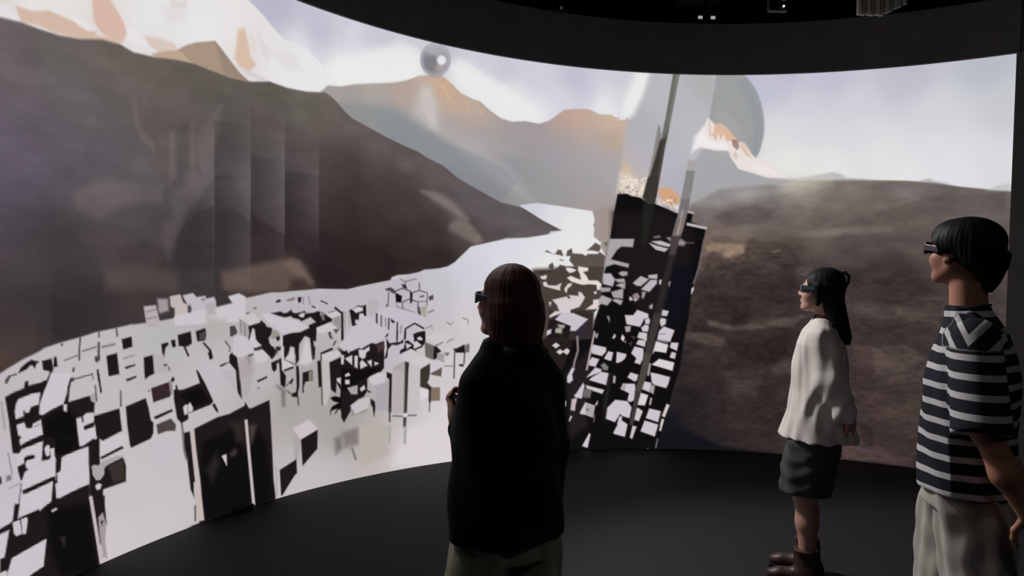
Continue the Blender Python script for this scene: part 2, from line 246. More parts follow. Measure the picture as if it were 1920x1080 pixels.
# what the screen shows: P polygon, A veil, G ramp, L stroke, R blended region, N grain, S flecks (mm along and up the wall)
PICTURE = '''
R sky 4.6 1918,3147 2026,3213 2140,3282 2259,3356 2386,3433 2519,3513 2659,3598 2806,3686 2960,3777 3122,3872 3291,3970 3468,4071 3653,4174 3845,4278 4045,4384 4252,4491 4466,4597 4686,4701 4913,4803 5145,4902 5382,4997 5623,5086 5867,5170 6115,5246 6364,5314 6614,5373 6865,5424 7114,5465 7363,5497 7609,5519 7852,5531 8092,5535 8328,5529 8559,5515 8784,5494 9005,5466 9219,5431 9428,5391 9631,5346 9827,5296 10017,5243 10200,5187 10378,5129 10549,5069 10714,5008 10873,4945 10904,4933 10911,4728 10918,4522 10925,4317 10931,4112 10938,3906 10945,3701 10952,3496 10959,3290 10966,3085 10973,2880 10979,2674 10986,2469 10993,2263 11000,2058 10969,2059 10812,2064 10648,2068 10478,2072 10302,2076 10120,2079 9931,2082 9736,2084 9534,2086 9325,2087 9111,2087 8890,2086 8664,2084 8433,2081 8196,2077 7955,2072 7710,2066 7461,2059 7211,2051 6958,2041 6704,2031 6450,2020 6198,2008 5946,1995 5697,1981 5452,1967 5210,1952 4974,1938 4743,1923 4518,1908 4300,1893 4089,1879 3885,1864 3688,1850 3500,1837 3319,1824 3146,1811 2981,1800 2824,1788 2674,1777 2532,1767 2396,1758 2268,1748 2146,1740 2031,1732 1921,1724 1921,1827 1921,1930 1921,2032 1920,2135 1920,2237 1920,2339 1920,2440 1919,2542 1919,2643 1919,2744 1919,2845 1919,2946 1918,3046
R rsky 13.9 8025,4582 8269,4581 8508,4573 8742,4559 8970,4539 9192,4514 9408,4485 9617,4451 9820,4414 10015,4373 10205,4331 10387,4286 10563,4240 10732,4193 10896,4145 10931,4135 10937,3935 10944,3735 10951,3536 10957,3336 10964,3136 10971,2937 10977,2737 10984,2537 10991,2337 10997,2138 10967,2139 10809,2145 10645,2151 10476,2157 10300,2163 10117,2167 9928,2172 9733,2175 9531,2178 9323,2180 9108,2181 8888,2181 8661,2180 8430,2178 8193,2174 7952,2170 7959,2413 7967,2656 7974,2898 7981,3140 7989,3382 7996,3623 8003,3863 8011,4103 8018,4343
A ececea 50.5 .8 4497,3005 4673,3142 4900,3235 5039,3296 5179,3353 5299,3354 5372,3319 5377,3109 5076,3018 4783,2926 4500,2836
A ebeaea 56.4 .75 5592,3298 5764,3316 5915,3266 6117,3184 6270,3113 6424,3039 6528,2920 6125,2859 5871,3016 5669,3160
A ececea 47.0 .8 7260,2991 7280,3160 7351,3308 7397,3431 7507,3418 7453,3218 7359,3021
A eae9ea 60.0 .6 6956,3042 7078,3194 7181,3106 7234,3004
A e2e0ea 54.6 .35 4714,3327 4813,3431 4855,3165 4719,3095
R snow 10.1 2187,3311 2306,3335 2432,3359 2564,3381 2703,3403 2848,3423 3001,3442 3162,3458 3330,3472 3505,3482 3688,3489 3878,3492 3921,3305 3974,3282 4044,3242 4128,3180 4213,3130 4320,3138 4407,3113 4496,3050 4609,2954 4678,2892 4328,2707 4108,2698 3895,2686 3691,2672 3496,2656 3308,2639 3122,2618 2945,2597 2777,2576 2618,2554 2467,2532 2325,2511 2191,2490 2190,2608 2190,2726 2189,2843 2188,2961 2188,3078 2187,3195
A d2ab98 13.8 .75 2881,2942 2962,2993 3014,2951 3067,2892 3101,2824 3062,2771 2987,2770 2939,2782 2894,2826
A cdab96 9.1 .75 2470,2743 2558,2752 2637,2786 2718,2785 2814,2782 2913,2784 2895,2756 2987,2770 3052,2768 2971,2737 2815,2714 2666,2696 2580,2701 2497,2686
A e8e6ea 8.0 .8 2772,2799 2829,2804 2913,2787 2864,2767 2808,2775
A e4e0e6 7.1 .8 2364,2720 2422,2725 2476,2693 2487,2683 2365,2660
A e6e2e6 11.5 .75 3100,2875 3154,2864 3223,2816 3251,2795 3175,2790 3088,2797
A d0b4a6 12.0 .55 3202,2856 3305,2872 3394,2875 3427,2845 3306,2794 3237,2809
A d2ae94 16.9 .7 3849,3092 3896,3121 3930,3035 3947,2951 3989,2907 3941,2854 3860,2867 3828,2905
A dccbc4 17.1 .5 3928,3137 3986,3052 3980,2946 3946,3006
A d0c4cc 8.6 .6 3844,2863 3917,2854 4031,2842 4093,2825 4023,2819 3917,2827
A ddd4d6 18.3 .5 3303,3050 3463,3113 3483,3033 3357,2970
A d8cccc 20.8 .5 3993,3123 4093,3026 4070,2942 4011,3045
A d9d2d6 21.5 .4 4068,3033 4270,3059 4375,2946 4195,2939
A cfc3bc 15.3 .4 3366,3109 3481,3151 3489,3110 3381,3066
P a89280 6.5 3424,2841 3485,2887 3551,2923 3683,2972 3730,2937 3797,2880 3869,2822 3942,2785 3791,2775 3636,2775 3450,2784
P bba590 9.1 3254,2767 3342,2811 3431,2843 3523,2795 3307,2758
A 8e7e74 18.6 .6 3687,2964 3730,2937 3869,2822 3942,2785 3751,2785
R haze 9.0 4487,2829 4565,2906 4677,2922 4790,2962 4951,3002 5139,3043 5257,3087 5352,3138 5424,3156 5570,3178 5670,3117 5746,3063 5846,3034 5921,3023 6023,2955 6124,2905 6226,2889 6351,2907 6478,2897 6579,2934 6653,2993 6718,3041 6829,3060 6955,3066 7057,3026 7158,3033 7234,2990 7335,3000 7437,2928 7444,2651 7452,2374 7460,2095 7468,1817 7217,1810 6964,1802 6711,1795 6457,1786 6203,1778 5952,1769 5735,1895 5521,2014 5310,2128 5102,2235 4899,2335 4700,2429 4506,2515
A cbc4c6 29.8 .55 5378,3046 5456,3059 5503,2917 5532,2728 5463,2740 5406,2881
A dcb596 18.1 .6 5553,3097 5592,3095 5663,2985 5634,2981
A dcb596 18.5 .5 5761,3022 5843,2945 5823,2938
A dcb596 18.7 .5 5886,3009 5963,2921 5944,2910
A 8b9396 71.2 .5 4909,2798 5240,2771 5583,2661 5933,2533 5686,2464 5341,2554 5053,2639
A b4b0b2 62.9 .45 5531,2771 5930,2666 6236,2469 6446,2206 6088,2366 5732,2600
S cdb09a 16 10.5 5.7 7032,2923 7327,3029
A b9a08c 53.6 .5 7037,2857 7262,2895 7267,2727 7092,2694
A aaa7b0 7.7 1 5641,3320 5638,3289 5628,3258 5612,3229 5591,3203 5565,3182 5535,3167 5505,3158 5474,3156 5444,3160 5418,3172 5396,3189 5379,3211 5368,3238 5364,3267 5366,3297 5376,3328 5392,3357 5413,3383 5439,3404 5468,3420 5498,3430 5529,3433 5559,3429 5586,3418 5608,3400 5625,3378 5636,3350
A 86838a 17.0 .7 5606,3310 5604,3285 5596,3261 5583,3238 5566,3218 5545,3201 5522,3189 5497,3182 5472,3180 5448,3184 5427,3192 5409,3206 5395,3223 5386,3244 5383,3267 5385,3291 5393,3314 5406,3337 5423,3357 5444,3374 5467,3387 5492,3395 5517,3397 5541,3394 5562,3385 5580,3372 5594,3354 5603,3333
A b8b5be 21.3 .6 5604,3400 5602,3388 5595,3376 5584,3364 5568,3353 5550,3343 5530,3335 5508,3330 5486,3327 5466,3326 5447,3329 5432,3334 5420,3341 5413,3350 5410,3361 5412,3373 5419,3385 5430,3397 5445,3408 5464,3418 5484,3426 5506,3432 5527,3435 5548,3435 5567,3433 5582,3428 5594,3420 5602,3411
A 76737a 17.0 .6 5402,3291 5479,3324 5539,3258 5560,3211 5463,3176 5408,3217
A f0eef0 17.1 .9 5599,3308 5598,3299 5595,3290 5591,3281 5584,3273 5576,3267 5568,3263 5559,3260 5549,3259 5540,3261 5532,3264 5526,3269 5521,3276 5517,3284 5516,3293 5517,3302 5520,3311 5525,3320 5531,3327 5539,3334 5547,3338 5557,3341 5566,3342 5575,3341 5583,3337 5589,3332 5595,3325 5598,3317
A c4bcb4 17.1 .5 5579,3240 5578,3234 5575,3228 5570,3222 5564,3217 5557,3213 5549,3209 5540,3207 5532,3206 5523,3206 5516,3208 5510,3211 5505,3215 5502,3220 5501,3225 5501,3231 5504,3237 5509,3243 5515,3248 5522,3253 5530,3256 5539,3258 5548,3259 5556,3259 5563,3257 5570,3254 5574,3250 5578,3245
A a59c98 17.1 .5 5424,3186 5579,3214 5551,3157 5454,3140
A 7d858b 29.9 .36 4412,2779 4765,2817 5134,2850 5293,2766 5422,2715 5633,2643 5880,2576 6147,2489 6283,2379 6138,2203 5727,2116 5482,2206 5240,2289 5004,2366 4773,2436 4590,2613
A cfc9c8 51.0 .35 5366,3056 5462,3072 5546,2931 5550,2732 5453,2747 5308,2824
A b5aeac 71.2 .3 5518,2728 5712,2753 6042,2733 6377,2615 5880,2598
A eceaea 36.3 .5 5963,3241 6129,3191 6282,3091 6502,2963 6203,2901 6000,3055
A ecebea 26.4 .5 5698,3342 5796,3331 5896,3274 5964,3197 5835,3104 5701,3199
A b9a29a 33.2 .4 5037,3008 5286,3083 5382,3072 5290,2890 5165,2869
R hill 9.1 2096,2606 2226,2634 2365,2662 2391,2667 2497,2682 2595,2684 2695,2690 2815,2711 2939,2749 3052,2760 3135,2743 3272,2757 3414,2783 3542,2794 3655,2786 3791,2778 3930,2786 4093,2825 4240,2816 4391,2824 4544,2852 4589,2835 4657,2791 4703,2753 4773,2707 4912,2666 5053,2619 5221,2572 5366,2536 5439,2502 5587,2454 5738,2359 5939,2273 6142,2188 6320,2162 6448,2113 6526,2061 6731,1975 6620,1933 6404,1869 6101,1820 5902,1745 5706,1628 5559,1559 5150,1448 4754,1369 4353,1337 4127,1282 3908,1233 3698,1188 3509,1179 3328,1172 3154,1166 2988,1133 2830,1104 2680,1078 2537,1034 2401,995 2247,953 2102,917 2102,1031 2101,1145 2101,1259 2101,1373 2100,1486 2100,1599 2099,1712 2099,1825 2098,1937 2098,2049 2098,2161 2097,2273 2097,2384 2096,2495
A 74696a 42.4 .55 5387,2236 5593,2228 5743,2138 5845,2025 5836,1989 5948,1905 5975,1852 5900,1826 5789,1871 5649,1926 5672,1988 5721,2026 5621,2086
A 867a74 29.8 .75 5397,2229 5519,2230 5618,2204 5734,2124 5840,2025 5796,2013 5695,2078 5595,2128
A 82766f 30.3 .75 5659,1935 5672,1988 5746,2028 5846,1998 5948,1905 5975,1852 5910,1822 5799,1871
A 3c3232 151.0 .35 4690,2271 5061,2251 5399,2135 5648,1978 5749,1895 5852,1766 5556,1712 5265,1660 4981,1591 4705,1527 4523,1679 4344,1822 4515,2041
A 2a2122 116.6 .5 4344,1822 4654,1819 4977,1816 5311,1768 5654,1715 5460,1601 5124,1523 4753,1448 4527,1449 4435,1638
A 2e2a2d 13.1 .32 3699,2148 3960,2182 3964,1939 3968,1696 3720,1687 3484,1678 3435,1723 3481,1867 3580,1988
A 322e30 10.1 .25 3686,2491 3955,2509 3960,2182 3692,2114 3689,2303
A 332c2f 10.6 .28 3958,2320 4219,2323 4224,2070 4228,1815 3966,1800 3964,1974 3961,2147
A 2a2325 11.2 .3 4221,2251 4511,2250 4517,1984 4522,1717 4230,1706 4227,1888 4224,2070
G 948c8c 5.1 0.30 3435,2548 3685,2605 3687,2432 3690,2259 3692,2086 3695,1912 3698,1738 3700,1563 3703,1387 3451,1393 3449,1560 3446,1726 3444,1891 3442,2056 3439,2220 3437,2384
G 948c8c 5.4 0.42 3684,2637 3951,2698 3955,2512 3958,2325 3961,2137 3964,1949 3967,1761 3970,1571 3973,1381 3703,1387 3700,1567 3698,1747 3695,1926 3692,2105 3689,2283 3687,2460
G 948c8c 5.7 0.42 3953,2630 4217,2685 4220,2493 4224,2300 4227,2107 4231,1913 4234,1718 4238,1523 3971,1521 3968,1708 3965,1893 3962,2078 3959,2263 3956,2446
G 948c8c 5.9 0.30 4220,2505 4497,2552 4501,2334 4505,2116 4509,1898 4514,1678 4235,1669 4232,1879 4228,2088 4224,2297
A 4a4448 25.0 .3 3433,2415 3497,2442 3500,2276 3502,2110 3504,1943 3440,1923 3438,2088 3436,2251
A 857a7c 15.8 .22 3514,2445 3554,2467 3556,2306 3559,2145 3518,2154
A 857a7c 19.5 .2 3563,2385 3612,2451 3711,2586 3753,2610 3721,2501 3730,2430 3689,2351 3666,2203 3617,2153 3583,2191
A 857a7c 14.6 .25 3125,2504 3155,2511 3186,2352 3278,2278 3279,2226 3187,2275 3141,2381
A 857a7c 18.5 .25 3371,2362 3410,2369 3422,2099 3375,2053 3373,2207
A 857a7c 34.0 .3 2781,1932 2930,2021 3130,2048 3343,2049 3329,1953 3132,1920 2932,1828 2808,1865
A 4a4247 18.1 .3 3164,1756 3253,1853 3440,1923 3441,1882 3285,1803 3194,1732
A 857a7c 37.6 .2 3376,1985 3518,2140 3634,2113 3618,2025 3505,1929 3458,1815 3419,1730 3381,1619 3332,1699 3331,1806 3409,1893
A 40383c 17.6 .55 3047,1649 3105,1689 3224,1720 3279,1670 3272,1603 3166,1595 3077,1612
A 463d42 24.3 .3 2652,1760 2836,1796 3047,1712 3019,1636 2838,1607 2666,1580
A 362f34 11.2 .55 3427,1703 3442,1758 3506,1860 3587,1923 3687,1960 3690,1758 3693,1554 3494,1552 3429,1593
A 3a3236 10.2 .4 3694,1946 3841,1960 3963,1879 3968,1573 3700,1547 3697,1747
A 2c2226 18.2 .4 3965,1940 4224,1817 4493,1682 4495,1615 4208,1657 3971,1604
A 6a5a5a 35.7 .4 2977,1560 3196,1589 3445,1538 3447,1441 3205,1445 2978,1449
A 3a3233 12.3 .4 3318,1604 3349,1632 3381,1606 3365,1571 3334,1571
A 6e5c55 34.9 .65 3751,1554 3970,1598 4177,1624 4283,1656 4348,1643 4414,1581 4473,1494 4483,1441 4352,1430 4096,1422 3772,1436
A 7e6a62 35.8 .6 4219,1614 4296,1649 4357,1629 4460,1494 4416,1479 4328,1553
A 2a2020 35.9 .6 4285,1505 4393,1517 4461,1449 4287,1431
A 2c2626 45.9 .4 2648,1417 2859,1383 2987,1293 2738,1203 2650,1237
A 4a443f 34.6 .35 2646,1622 2649,1485 2652,1348 2656,1210 2679,1156 2638,1212 2641,1349 2644,1485
N hill 0.10 225
A aaa8aa 46.5 .9 7924,2305 7986,2656 8021,2778 8152,2746 8262,2747 8297,2661 8418,2565 8605,2517 8834,2477 8699,2445 8446,2418 8187,2388
P 9c9ea0 9.6 8129,3504 8368,3422 8392,3402 8446,3335 8490,3257 8525,3166 8553,3021 8553,2877 8524,2748 8481,2647 8415,2661 8319,2733 8221,2844 8146,2949 8062,3021 8078,3142 8110,3335
A 8f9496 55.3 .6 8323,3384 8383,3393 8512,3142 8546,2950 8506,2733 8460,2709 8475,2998
A b4b3ae 83.3 .5 7928,2994 8147,2901 8415,2661 8324,2564 7938,2655
P e2d6d0 12.1 7970,2695 7999,2875 8061,3045 8121,2983 8178,2988 8232,2945 8291,2873 8344,2825 8392,2816 8460,2709 8517,2661 8601,2637 8677,2574 8779,2497 8605,2502 8465,2546 8347,2579 8273,2685 8128,2741 8012,2763
A d9b092 32.9 .85 8062,3035 8104,2920 8126,2988 8178,2988 8266,2912 8334,2844 8288,2825 8219,2902 8152,2901 8106,2842 8071,2900
A 9a8078 28.0 .7 8278,2834 8334,2844 8342,2757 8289,2777
A dcb8a2 28.0 .6 8354,2806 8412,2758 8471,2671 8414,2680
A efeaea 32.9 .6 8010,2826 8126,2804 8261,2757 8152,2741 8021,2773
A ece8e6 46.2 .6 8416,2637 8602,2613 8720,2507 8512,2536
R land 9.5 7899,2324 8186,2407 8422,2439 8653,2464 8878,2477 9142,2483 9313,2479 9522,2464 9724,2453 9920,2432 10110,2388 10293,2358 10487,2331 10707,2290 10916,2250 10995,2218 11002,2011 11008,1805 11015,1598 11022,1392 11029,1186 11036,979 11043,773 11050,566 11057,360 11064,154 11070,-53 11077,-259 11044,-269 10884,-314 10719,-359 10546,-404 10367,-448 10181,-492 9989,-534 9789,-575 9583,-613 9369,-649 9150,-682 8923,-712 8691,-737 8452,-758 8209,-773 7960,-783 7708,-787 7452,-785 7193,-776 6932,-761 6924,-468 6916,-176 6909,116 7180,108 7450,104 7717,105 7759,362 7801,619 7843,876 7885,1132 7926,1388 7917,1701 7908,2013
A b3afb0 17.0 .8 8789,2468 8878,2501 9010,2518 9140,2544 9205,2529 9270,2490 9522,2464 9285,2467 9041,2469
A a8a4a6 16.1 .8 9811,2441 9849,2457 9888,2464 9939,2440 10015,2423 10034,2413
A c0bec2 15.4 .8 10293,2353 10363,2384 10416,2398 10485,2382 10487,2327
A d8d4c0 61.9 .4 8652,2469 8877,2506 9142,2488 9144,2417 8745,2411
A a5a2a5 67.8 .45 7848,2332 8166,2386 8538,2438 8748,2469 8751,2375 8419,2294 8170,2266 7916,2237
A 55494b 29.1 .5 8110,2145 8359,2221 8513,2255 8666,2200 8638,2121 8518,2072 8239,2075
A 5a5250 28.5 .35 8967,2091 9138,2154 9111,2107 9026,2060
A 544b48 27.3 .42 9113,2045 9350,2138 9619,2226 9885,2310 10161,2322 10423,2332 10428,2177 10223,2158 10009,2137 9787,2115 9557,2091 9352,2076
A 8d837c 28.1 .35 8853,1980 9212,2061 9625,2060 9626,2022 9389,1999 9144,1975
A 4c4342 18.8 .45 9201,1960 9256,2007 9327,1999 9341,1976 9272,1945
A 4e4542 45.6 .3 9287,1937 9693,1999 10075,2041 10079,1909 9827,1894 9563,1878
A a08a76 24.3 .55 8070,1887 8244,1907 8447,1895 8403,1814 8294,1780 8089,1791
A 4a4040 14.6 .4 8116,1961 8289,1972 8337,1925 8244,1899 8133,1913
A 463b38 19.3 .6 8416,1878 8445,1935 8491,1960 8553,1929 8644,1930 8795,1908 8842,1854 8888,1775 8891,1681 8652,1675 8435,1767
A 8f7c70 14.5 .5 8647,1835 8722,1860 8737,1844 8678,1819
A 3d3330 14.6 .5 8088,1807 8151,1833 8223,1802 8225,1746 8154,1720 8098,1759
A 463b38 14.4 .5 8841,1869 8914,1894 8930,1863 8871,1846
A 382f2d 58.4 .5 8093,1663 8404,1766 8651,1707 8889,1744 8903,1301 8634,1282 8357,1263 8073,1245 7985,1531
A 342b2a 39.0 .4 8166,1326 8417,1349 8603,1307 8665,1245 8428,1237 8185,1230
A 3a312e 46.0 .5 9295,1658 9565,1817 9698,1848 9739,1789 9833,1700 9967,1495 9647,1363 9343,1474
A 6f635d 36.9 .35 9303,1410 9579,1390 9972,1348 9974,1303 9759,1292 9537,1281 9308,1271
A d4d0c0 95.3 .22 8659,2454 8925,2492 9042,2474 9074,2357 8962,2248 8814,2280
A 2e2524 24.4 .55 8296,1251 8498,1257 8467,1169 8332,1156
A 8a7c72 24.3 .5 8109,1193 8367,1148 8599,1191 8826,1251 8986,1275 8861,1167 8601,1139 8368,1105 8128,1141
A 332a29 14.7 .55 7954,1154 8057,1200 8146,1107 8113,1071 7974,1076
A 8a776c 19.6 .45 7904,1083 8164,1072 8285,1023 8236,952 8063,982 7905,1030
A 292020 14.6 .7 8269,1014 8388,1009 8539,980 8637,1036 8734,1084 8802,1009 8821,906 8677,812 8544,824 8391,887 8304,963
A 2b2222 19.6 .5 8292,796 8427,810 8446,767 8310,770
A 7d6c62 29.0 .35 8678,795 8870,874 8874,754 8680,708
A 2a2120 24.3 .45 8589,442 8667,603 8751,539 8721,433
A 2b2222 19.7 .4 8029,674 8159,677 8143,642 8039,647
A 7a6a60 48.9 .25 8260,725 8613,740 8553,528 8319,482
A 1f1a20 108.5 .35 7832,537 8110,579 8119,263 7874,291
A 3a2d2c 37.0 .45 9360,1189 9740,1226 9883,1185 9715,1126 9363,1106
A 6b4b48 37.5 .4 9365,1022 9469,1045 9476,828 9404,739
A 84736a 27.6 .4 9501,997 9789,1049 9890,943 9754,817 9538,766
A 3a2f2c 46.1 .3 9467,660 9686,680 9898,700 9902,571 9705,558 9500,546
A 6a5850 36.8 .3 9560,535 9888,585 9880,405 9594,372
A 2a2220 28.1 .45 9448,305 9538,299 9543,132 9468,140
A 7a605c 37.4 .4 9300,205 9483,141 9820,70 9822,5 9569,1 9306,2
M scrub 95.3 7913,1828 8178,1870 8438,1912 8671,1855 8899,1799 9121,1755 9337,1712 9628,1671 9907,1632 10111,1578 10308,1526 10498,1476 10540,1237 10582,1000 10624,764 10666,531 10707,299 10748,69 10575,32 10396,-4 10210,-40 10017,-74 9817,-108 9611,-140 9397,-170 9176,-198 8949,-222 8716,-244 8477,-262 8232,-276 7982,-286 7728,-291 7746,-43 7764,205 7781,451 7799,698 7828,981 7856,1264 7885,1546
N scrub 0.2 46
N scrub 0.22 130
N land 0.10 217
N land 0.06 85
A 2a2122 177.2 .28 7680,1383 7934,1447 8184,1512 8429,1576 8669,1640 8902,1703 9123,1696 9338,1688 9547,1681 9749,1674 9944,1667 10134,1660 10316,1653 10492,1646 10538,1421 10583,1198 10628,976 10673,756 10717,539 10761,323 10805,109 10848,-103 10891,-312 10728,-357 10560,-401 10385,-444 10204,-487 10016,-529 9821,-569 9620,-607 9412,-643 9198,-676 8977,-705 8751,-731 8518,-752 8281,-769 8039,-781 7792,-786 7542,-786 7560,-514 7577,-242 7594,30 7612,302 7629,572 7646,843 7663,1113
A 12121a 34.8 .9 7666,144 7913,178 8134,105 8305,34 8636,4 8956,-28 9220,-10 9559,3 9909,-11 9918,-279 9927,-547 9720,-588 9506,-627 9285,-663 9057,-695 8823,-723 8582,-747 8335,-766 8083,-779 7826,-786 7565,-787 7301,-780 7035,-768 7025,-424 7016,-83 7343,27
A 14141c 99.3 .75 7634,400 7883,355 7962,149 7720,6 7471,-44
P cac3c9 7.7 2247,1045 2401,1086 2441,1105 2528,1140 2593,1153 2613,1148 2627,1177 2715,1195 2826,1211 2920,1231 3043,1244 3146,1258 3153,1234 3239,1246 3326,1259 3412,1276 3716,1337 3833,1354 3893,1376 4014,1395 4138,1418 4223,1410 4287,1424 4391,1430 4514,1441 4762,1436 4849,1456 5134,1507 5148,1532 5200,1549 5291,1555 5388,1574 5441,1596 5583,1608 5656,1627 5720,1664 5866,1798 6085,1852 6201,1884 6403,1897 6590,1932 6620,1961 6731,1975 6536,2061 6320,2175 6481,2203 6700,2187 7005,2158 7038,2093 7026,1948 7104,1879 7193,1761 7175,1502 7157,1244 7139,985 7109,694 7079,402 7049,111 7019,-180 6763,-167 6507,-149 6252,-127 5998,-101 5746,-70 5475,-91 5208,-104 4947,-111 4693,-111 4446,-106 4207,-94 4010,-104 3819,-110 3635,-110 3458,-108 3288,-101 3125,-92 2969,-81 2827,-180 2692,-269 2537,-274 2391,-275 2253,-272 2253,-151 2252,-30 2251,90 2251,211 2250,331 2250,450 2249,570 2248,689 2248,808 2247,926
R base 8.0 2247,1045 2401,1086 2528,1140 2627,1177 2826,1211 2982,1233 3146,1258 3412,1276 3716,1337 3893,1376 4138,1418 4391,1430 4762,1436 5134,1507 5388,1574 5656,1627 5720,1664 5866,1798 6085,1852 6403,1897 6590,1932 6731,1975 6536,2061 6320,2175 6481,2203 6700,2187 7005,2158 7038,2093 7026,1948 7193,1761 7175,1502 7157,1244 7139,985 7109,694 7079,402 7049,111 7019,-180 6763,-167 6507,-149 6252,-127 5998,-101 5746,-70 5475,-91 5208,-104 4947,-111 4693,-111 4446,-106 4207,-94 4010,-104 3819,-110 3635,-110 3458,-108 3288,-101 3125,-92 2969,-81 2827,-180 2692,-269 2537,-274 2391,-275 2253,-272 2253,-151 2252,-30 2251,90 2251,211 2250,331 2250,450 2249,570 2248,689 2248,808 2247,926
P 1f191b 4.3 2492,1077 2505,1101 2536,1122 2564,1134 2572,1127 2604,1121 2588,1109 2579,1088 2568,1105 2556,1107 2537,1091
L 4a4346 7.8 3.7 2431,1050 2444,1070 2485,1076
P 1f191b 4.4 2618,1120 2670,1126 2680,1075 2669,1041 2659,1016 2626,1021 2651,1024 2662,1064 2624,1076
P 1f191b 4.4 2683,1130 2696,1133 2704,1082 2680,1081
L 4a4346 10.6 4.0 2725,1194 2727,1182
L 4a4346 9.8 4.1 2831,1211 2826,1154 2827,1097
L 4a4346 8.4 4.2 2941,1232 2941,1205
L 4a4346 12.9 4.2 2940,1181 2940,1108
P 4a4346 5.6 2917,1107 2948,1110 2949,1086 2929,1074 2917,1086
L 4a4346 9.8 4.3 3048,1243 3052,1200
L 797274 8.0 4.0 2739,1107 2819,1125
L 797274 9.4 4.1 2842,1142 2928,1158
L 797274 10.8 4.3 2956,1152 3041,1161
P 1f191b 4.9 2987,1103 3052,1112 3068,996 3002,993
L 4a4346 11.9 4.0 2796,1066 2791,1044
L 4a4346 6.6 4.1 2797,1006 2906,1018 2908,990
P 4a4346 5.4 2770,1003 2778,1015 2797,1013 2797,996
L 1f191b 10.7 4.2 2935,1038 2946,974
P 4a4346 4.9 2426,1042 2426,1057 2444,1073 2454,1068 2444,1051 2438,1040
L 4a4346 9.4 4.0 2770,996 2759,961 2750,909
P 1f191b 4.4 2426,979 2465,993 2523,1004 2528,1033 2546,1036 2546,1013 2608,1017 2644,1025 2660,1055 2673,1053 2630,966 2609,912 2737,892 2755,968 2770,1013 2793,1013 2778,988 2771,953 2767,896 2889,908 2919,866 2916,797 2918,601 2760,640 2610,678 2467,714 2446,872
P 100e10 21.3 2624,835 2756,875 2814,797 2831,657 2647,685
P cac3c9 4.3 2478,905 2484,938 2496,957 2566,970 2608,968 2600,917 2559,911 2549,888 2531,889 2531,901 2519,900 2521,875 2483,870
P cac3c9 4.4 2669,1054 2781,1038 2759,975 2756,945 2737,895 2667,877 2624,861 2607,867 2609,912 2616,933 2630,966 2644,992
P cac3c9 4.5 2739,888 2756,885 2755,852 2741,858
P a8a1a4 5.6 2891,906 2922,918 2931,878 2911,871 2899,880
P cac3c9 4.3 2488,838 2525,843 2535,813 2567,806 2574,826 2613,837 2617,811 2624,767 2546,754 2508,742 2503,764 2515,783 2497,790
L 797274 5.1 3.8 2578,813 2613,818
L a8a1a4 9.7 3.6 2408,964 2426,834
P cac3c9 4.7 2814,803 2839,805 2845,777 2857,774 2853,809 2872,819 2912,815 2916,769 2853,758 2857,736 2924,740 2931,689 2854,658 2831,660
P 1f191b 4.7 2855,744 2912,760 2916,745 2865,735
P 1f191b 4.8 2916,797 3070,809 3088,684 2965,653 2941,673 2931,689 2924,740 2916,762
L 4a4346 8.7 4.4 3077,904 3080,817
L 1f191b 10.1 4.2 2937,1017 2958,912
L 4a4346 7.3 4.2 2922,957 2931,871
P 1f191b 4.5 2596,758 2625,732 2618,640 2647,636 2669,637 2684,646 2695,637 2695,590 2700,510 2711,507 2703,555 2725,559 2732,627 2831,643 2823,706
P 100e10 16.1 2690,736 2819,707 2823,652 2736,640 2698,652
P cac3c9 4.3 2491,689 2515,720 2625,732 2616,641 2551,623 2537,627 2535,647 2493,648
P 1f191b 4.3 2526,677 2540,683 2575,680 2586,668 2575,661 2540,662 2533,647 2537,627 2549,617 2530,610 2516,577 2509,579 2495,626 2493,645 2505,648 2528,652
P 1f191b 4.3 2515,744 2596,758 2624,761 2625,735 2522,723
P cac3c9 3.9 2636,697 2650,707 2661,701 2662,658 2651,654 2643,663
P cac3c9 3.9 2665,683 2687,683 2689,641 2695,627 2692,591 2669,604 2665,634 2673,646
P cac3c9 4.4 2521,563 2533,603 2551,614 2669,630 2695,627 2694,545 2520,529
P 1f191b 4.4 2518,526 2681,545 2696,541 2694,525 2681,522 2541,505 2522,509
P cac3c9 4.4 2513,506 2541,503 2681,520 2673,426 2627,412 2613,403 2503,440
P 1f191b 4.6 2685,541 2711,504 2700,497 2708,432 2892,448 2894,412 2895,314 2620,404 2675,426 2683,518
P cac3c9 4.6 2734,627 2831,640 2886,644 2888,560 2894,451 2868,455 2723,429 2704,433 2698,504 2711,507 2710,553 2727,559
P 1f191b 4.8 2854,655 2945,679 2953,667 2954,529 2906,538 2911,491 2931,457 2955,451 2979,472 2975,506 2995,518 3094,537 3115,487 3116,398 2976,395 2974,378 2985,285 2917,307 2892,406 2893,482 2887,557 2886,644
P 37302c 11.7 3003,512 3077,526 3102,520 3110,411 3037,410
P a8a1a4 4.8 2907,534 2922,539 2942,525 2962,541 2995,547 3069,550 3098,543 2995,525 2979,505 2979,476 2943,454 2915,490
P cac3c9 4.8 2931,429 2947,435 2964,423 2956,404 2940,404 2930,419
P cac3c9 4.9 2953,667 2969,652 3018,656 3076,665 3105,659 3102,597 2966,568 2954,575
P 1f191b 4.9 2956,571 3089,600 3100,586 2966,559
P 1f191b 4.1 2397,630 2410,620 2412,592 2397,590
P 797274 7.4 2437,618 2461,617 2461,593 2434,592
L 797274 4.9 3.7 2443,723 2464,623
L a8a1a4 5.0 3.7 2448,557 2506,564
L 4a4346 5.0 3.8 2513,559 2500,469
